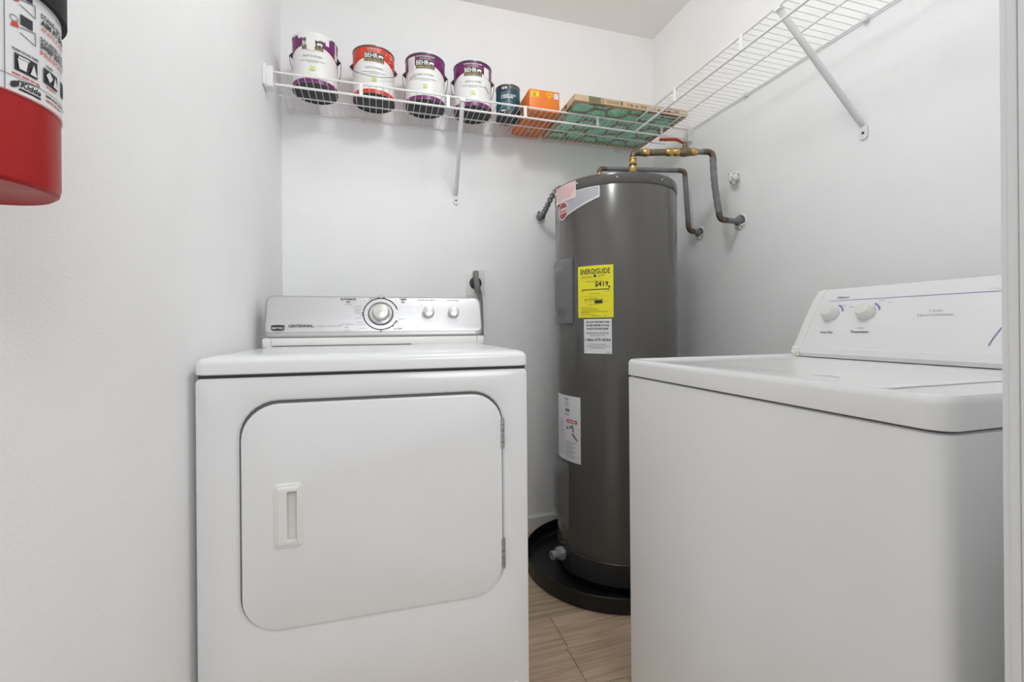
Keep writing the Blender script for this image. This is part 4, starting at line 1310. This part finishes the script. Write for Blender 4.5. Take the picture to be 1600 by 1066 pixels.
for i in range(NX):
    for j in range(NY):
        bm.faces.new((g[i][j], g[i][j + 1], g[i + 1][j + 1], g[i + 1][j]))
obj('filter_mesh', bm, M_FIBRE, AF, label='green fibrous filter mesh')
# die-cut cardboard grid on the underside: diagonal straps
def strap(bm, a, b, w, z):
    a, b = Vector(a), Vector(b)
    d = (b - a).normalized(); nrm = Vector((-d.y, d.x)) * w / 2
    t = 0.0012
    lo = [a - nrm, b - nrm, b + nrm, a + nrm]
    loft(bm, [[(q.x, q.y, z) for q in lo], [(q.x, q.y, z + t) for q in lo]])
xi0, xi1, yi0, yi1 = FX0 + 0.018, FX1 - 0.018, FY0 + 0.018, FY1 - 0.018
def clip(a, b):
    t0, t1 = 0.0, 1.0
    for k, lo, hi in ((0, xi0, xi1), (1, yi0, yi1)):
        d = b[k] - a[k]
        for sg, lim in ((1, hi), (-1, lo)):
            den, num = sg * d, sg * (lim - a[k])
            if abs(den) < 1e-9:
                if num < 0:
                    return None
            elif den > 0:
                t1 = min(t1, num / den)
            else:
                t0 = max(t0, num / den)
    if t1 - t0 < 0.05:
        return None
    at = lambda t: (a[0] + (b[0] - a[0]) * t, a[1] + (b[1] - a[1]) * t)
    return at(t0), at(t1)
HS, HH = 0.056, 0.104          # side and height of the flat-topped openings
for col in range(-1, 8):
    for row in range(-1, 5):
        cx_ = xi0 + 0.045 + col * 1.5 * HS
        cy_ = yi0 + 0.035 + (row + (0.5 if col % 2 else 0.0)) * HH
        v = [(cx_ - HS, cy_), (cx_ - HS / 2, cy_ - HH / 2), (cx_ + HS / 2, cy_ - HH / 2), (cx_ + HS, cy_)]
        for (a, b) in zip(v, v[1:]):
            c2 = clip(a, b)
            if c2:
                bm = NB(); strap(bm, c2[0], c2[1], 0.009, FZ0 + 0.0004); obj('grid_strap', bm, M_CARDIN, AF, smooth=False)
fmn = plane_map(((FX0 + FX1) / 2, FY0, (FZ0 + FZ1) / 2), (1, 0, 0), (0, 0, 1))
p = Print(fmn, 0.0006)
p.rect(-0.212, -0.155, -0.012, 0.012); p.rect(-0.150, -0.148, -0.012, 0.012, 1); p.rect(-0.145, -0.142, -0.012, 0.012, 1)
p.done('green_print', M_CARDGREEN, fr)
p = Print(fmn, 0.0006); p.rect(-0.130, -0.066, -0.006, 0.006); p.done('tan_print', M_CARDTAN, fr)
p = Print(fmn, 0.0008)
p.rect(-0.060, -0.053, -0.009, 0.009, 1)
p.text('16 x 20 x 1', 0.041, -0.006, 0.016, bold=0.01, width=0.135)
p.fine(0.120, 0.195, -0.007, 0.006, 5)
p.rect(0.205, 0.232, -0.004, 0.005); p.fine(0.150, 0.20, 0.008, 0.002, 2)
p.done('lettering', M_CARDINK, fr)
um = plane_map(((FX0 + FX1) / 2, (FY0 + FY1) / 2, FZ0), (1, 0, 0), (0, -1, 0))
p = Print(um, 0.0006)
p.rect(-0.20, -0.13, 0.178, 0.184); p.rect(-0.27, -0.262, 0.06, 0.14); p.rect(0.05, 0.10, 0.179, 0.184); p.rect(0.13, 0.23, 0.178, 0.1835); p.rect(0.262, 0.270, -0.12, 0.1)
p.done('edge_print', M_CARDINK, fr)
sm_ = plane_map((FX0, (FY0 + FY1) / 2, (FZ0 + FZ1) / 2), (0, -1, 0), (0, 0, 1))
p = Print(sm_, 0.0006)
p.rect(0.09, 0.115, -0.008, 0.008); p.rect(0.04, 0.07, -0.006, 0.004); p.rect(-0.10, -0.02, -0.005, 0.003)
p.done('side_print', M_CARDINK, fr)

# ------------------------------------------------------------------ fire extinguisher on the left wall
EX, EY, ER, EZ = -0.308, 0.447, 0.0590, 1.110
FE = thing('fire_extinguisher', 'red fire extinguisher with a white instruction label hung on the left wall', 'fire extinguisher', (EX, EY, EZ))
bm = NB()
lathe(bm, [(ER - 0.007, 0.0025), (ER - 0.004, 0.0005), (ER - 0.001, 0.003), (ER, 0.008), (ER, 0.285), (ER - 0.004, 0.305), (ER - 0.016, 0.328), (0.018, 0.345), (0.016, 0.365)], (EX, EY, EZ), 64)
obj('cylinder', bm, M_EXTRED, FE)
bm = NB(); lathe(bm, [(ER - 0.0068, 0.0035), (ER - 0.012, 0.0075), (ER - 0.028, 0.010), (0.004, 0.011)], (EX, EY, EZ), 48); obj('base_dish', bm, M_EXTBASE, FE, label='pale red concave base')
THC = math.degrees(atan2(-EY, -EX))        # the side that faces the doorway
bm = NB(); cyl_patch(bm, EX, EY, ER, THC - 95, THC + 118, EZ + 0.0655, EZ + 0.262, 0.0006, 60, 1)
el = obj('label', bm, M_PAPER, FE, label='white instruction label')
bm = NB(); cyl_patch(bm, EX, EY, ER, THC - 180, THC + 180, EZ + 0.147, EZ + 0.174, 0.0042, 72, 1); obj('strap', bm, M_EXTBLACK, FE, label='black holding strap')
bm = NB()
bbox(bm, LW + 0.0006, EX - ER + 0.004, EY - 0.02, EY + 0.02, EZ + 0.05, EZ + 0.30, 0.002)
obj('wall_bracket', bm, M_EXTBLACK, FE)
bm = NB(); lathe(bm, [(0.019, 0.352), (0.019, 0.385), (0.012, 0.39), (0.012, 0.41)], (EX, EY, EZ), 16)
bbox(bm, EX - 0.010, EX + 0.010, EY - 0.10, EY + 0.02, EZ + 0.408, EZ + 0.418, 0.003)
bbox(bm, EX - 0.010, EX + 0.010, EY - 0.09, EY + 0.02, EZ + 0.385, EZ + 0.393, 0.003)
obj('valve_head', bm, M_EXTBLACK, FE)
# print on the visible right part of the label (x = distance round the cylinder from the centre line)
cm = cyl_map(EX, EY, ER, THC, EZ)
p = Print(cm, 0.0012)
p.text('STAND BACK', 0.0485, 0.1335, 0.0052, 'LEFT', bold=0.02, width=0.030)
p.text('AIM AT BASE', 0.0485, 0.1285, 0.0056, 'LEFT', bold=0.04, width=0.034)
p.text('SQUEEZE LEVER', 0.0480, 0.1150, 0.0052, 'LEFT', bold=0.02, width=0.033)
p.text('SWEEP SIDE TO SIDE', 0.0480, 0.1100, 0.0056, 'LEFT', bold=0.04, width=0.040)
p.rect(0.0300, 0.0453, 0.0830, 0.0955); p.rect(0.0505, 0.0663, 0.0845, 0.0962); p.rect(0.0745, 0.090, 0.0850, 0.0975)
p.rect(0.0338, 0.0420, 0.1185, 0.1260); p.rect(0.0338, 0.0420, 0.1390, 0.1450)
p.text('TRASH WOOD PAPER', 0.0285, 0.0972, 0.0026, 'LEFT', bold=0.03, width=0.0180)
p.text('LIQUIDS', 0.0530, 0.0980, 0.0026, 'LEFT', bold=0.03, width=0.0075)
p.text('Kidde', 0.0335, 0.0718, 0.0060, 'LEFT', bold=0.03, width=0.0145, shear=0.25)
p.strip([(0.0320, 0.0690), (0.0480, 0.0690)], [(0.0335, 0.0706), (0.0480, 0.0706)])
p.strip([(0.0275, 0.0700), (0.0290, 0.0690), (0.0325, 0.0715)], [(0.0278, 0.0728), (0.0300, 0.0745), (0.0330, 0.0755)])
p.line(0.0320, 0.0755, 0.0470, 0.0785, 0.0008)
p.fine(0.0525, 0.0660, 0.0745, 0.0012, 1); p.fine(0.068, 0.086, 0.0745, 0.0012, 2)
p.done('lettering', M_INK, el)
p = Print(cm, 0.0019)
p.poly([(0.0325, 0.0845), (0.0368, 0.0845), (0.0380, 0.0920), (0.0315, 0.0920)]); p.poly([(0.0395, 0.0842), (0.0443, 0.0842), (0.0420, 0.0925)]); p.rect(0.0322, 0.0390, 0.0925, 0.0940)
p.poly([(0.0520, 0.0910), (0.0555, 0.0865), (0.0590, 0.0910), (0.0555, 0.0950)]); p.poly([(0.0595, 0.0855), (0.0650, 0.0855), (0.0620, 0.0940)])
p.poly([(0.0775, 0.0870), (0.083, 0.0870), (0.080, 0.0950)])
p.done('pictogram', M_PAPER, el)
p = Print(cm, 0.0012)
p.text('APUNTE A LA BASE', 0.0485, 0.1235, 0.0050, 'LEFT', bold=0.0, width=0.034)
p.text('PRESIONE', 0.0480, 0.1045, 0.0056, 'LEFT', bold=0.0, width=0.032)
p.fine(0.0285, 0.0470, 0.0795, 0.0010, 1); p.fine(0.0530, 0.0640, 0.0820, 0.0010, 2); p.fine(0.0525, 0.0720, 0.0710, 0.0011, 3)
p.rect(-0.09, 0.118, 0.0655, 0.0662)
p.poly([(0.0275, 0.1335), (0.0325, 0.1340), (0.0340, 0.1375), (0.0290, 0.1390)]); p.poly([(0.0280, 0.1140), (0.0330, 0.1150), (0.0320, 0.1190), (0.0290, 0.1185)])
p.done('red_lettering', M_REDINK, el)
p = Print(cm, 0.0012)
p.rect(0.0243, 0.0250, 0.066, 0.146, 1); p.rect(-0.09, 0.116, 0.0776, 0.0781)
for y in (0.1330, 0.1120):
    p.line(0.0335, y, 0.0440, y - 0.0035, 0.0008); p.line(0.0440, y - 0.0035, 0.0440, y + 0.0060, 0.0008); p.line(0.0440, y + 0.0060, 0.0335, y + 0.0040, 0.0008)
p.ring(0.0300, 0.1205, 0.0022, 0.0006)
p.done('fine_print', M_INKGREY, el)
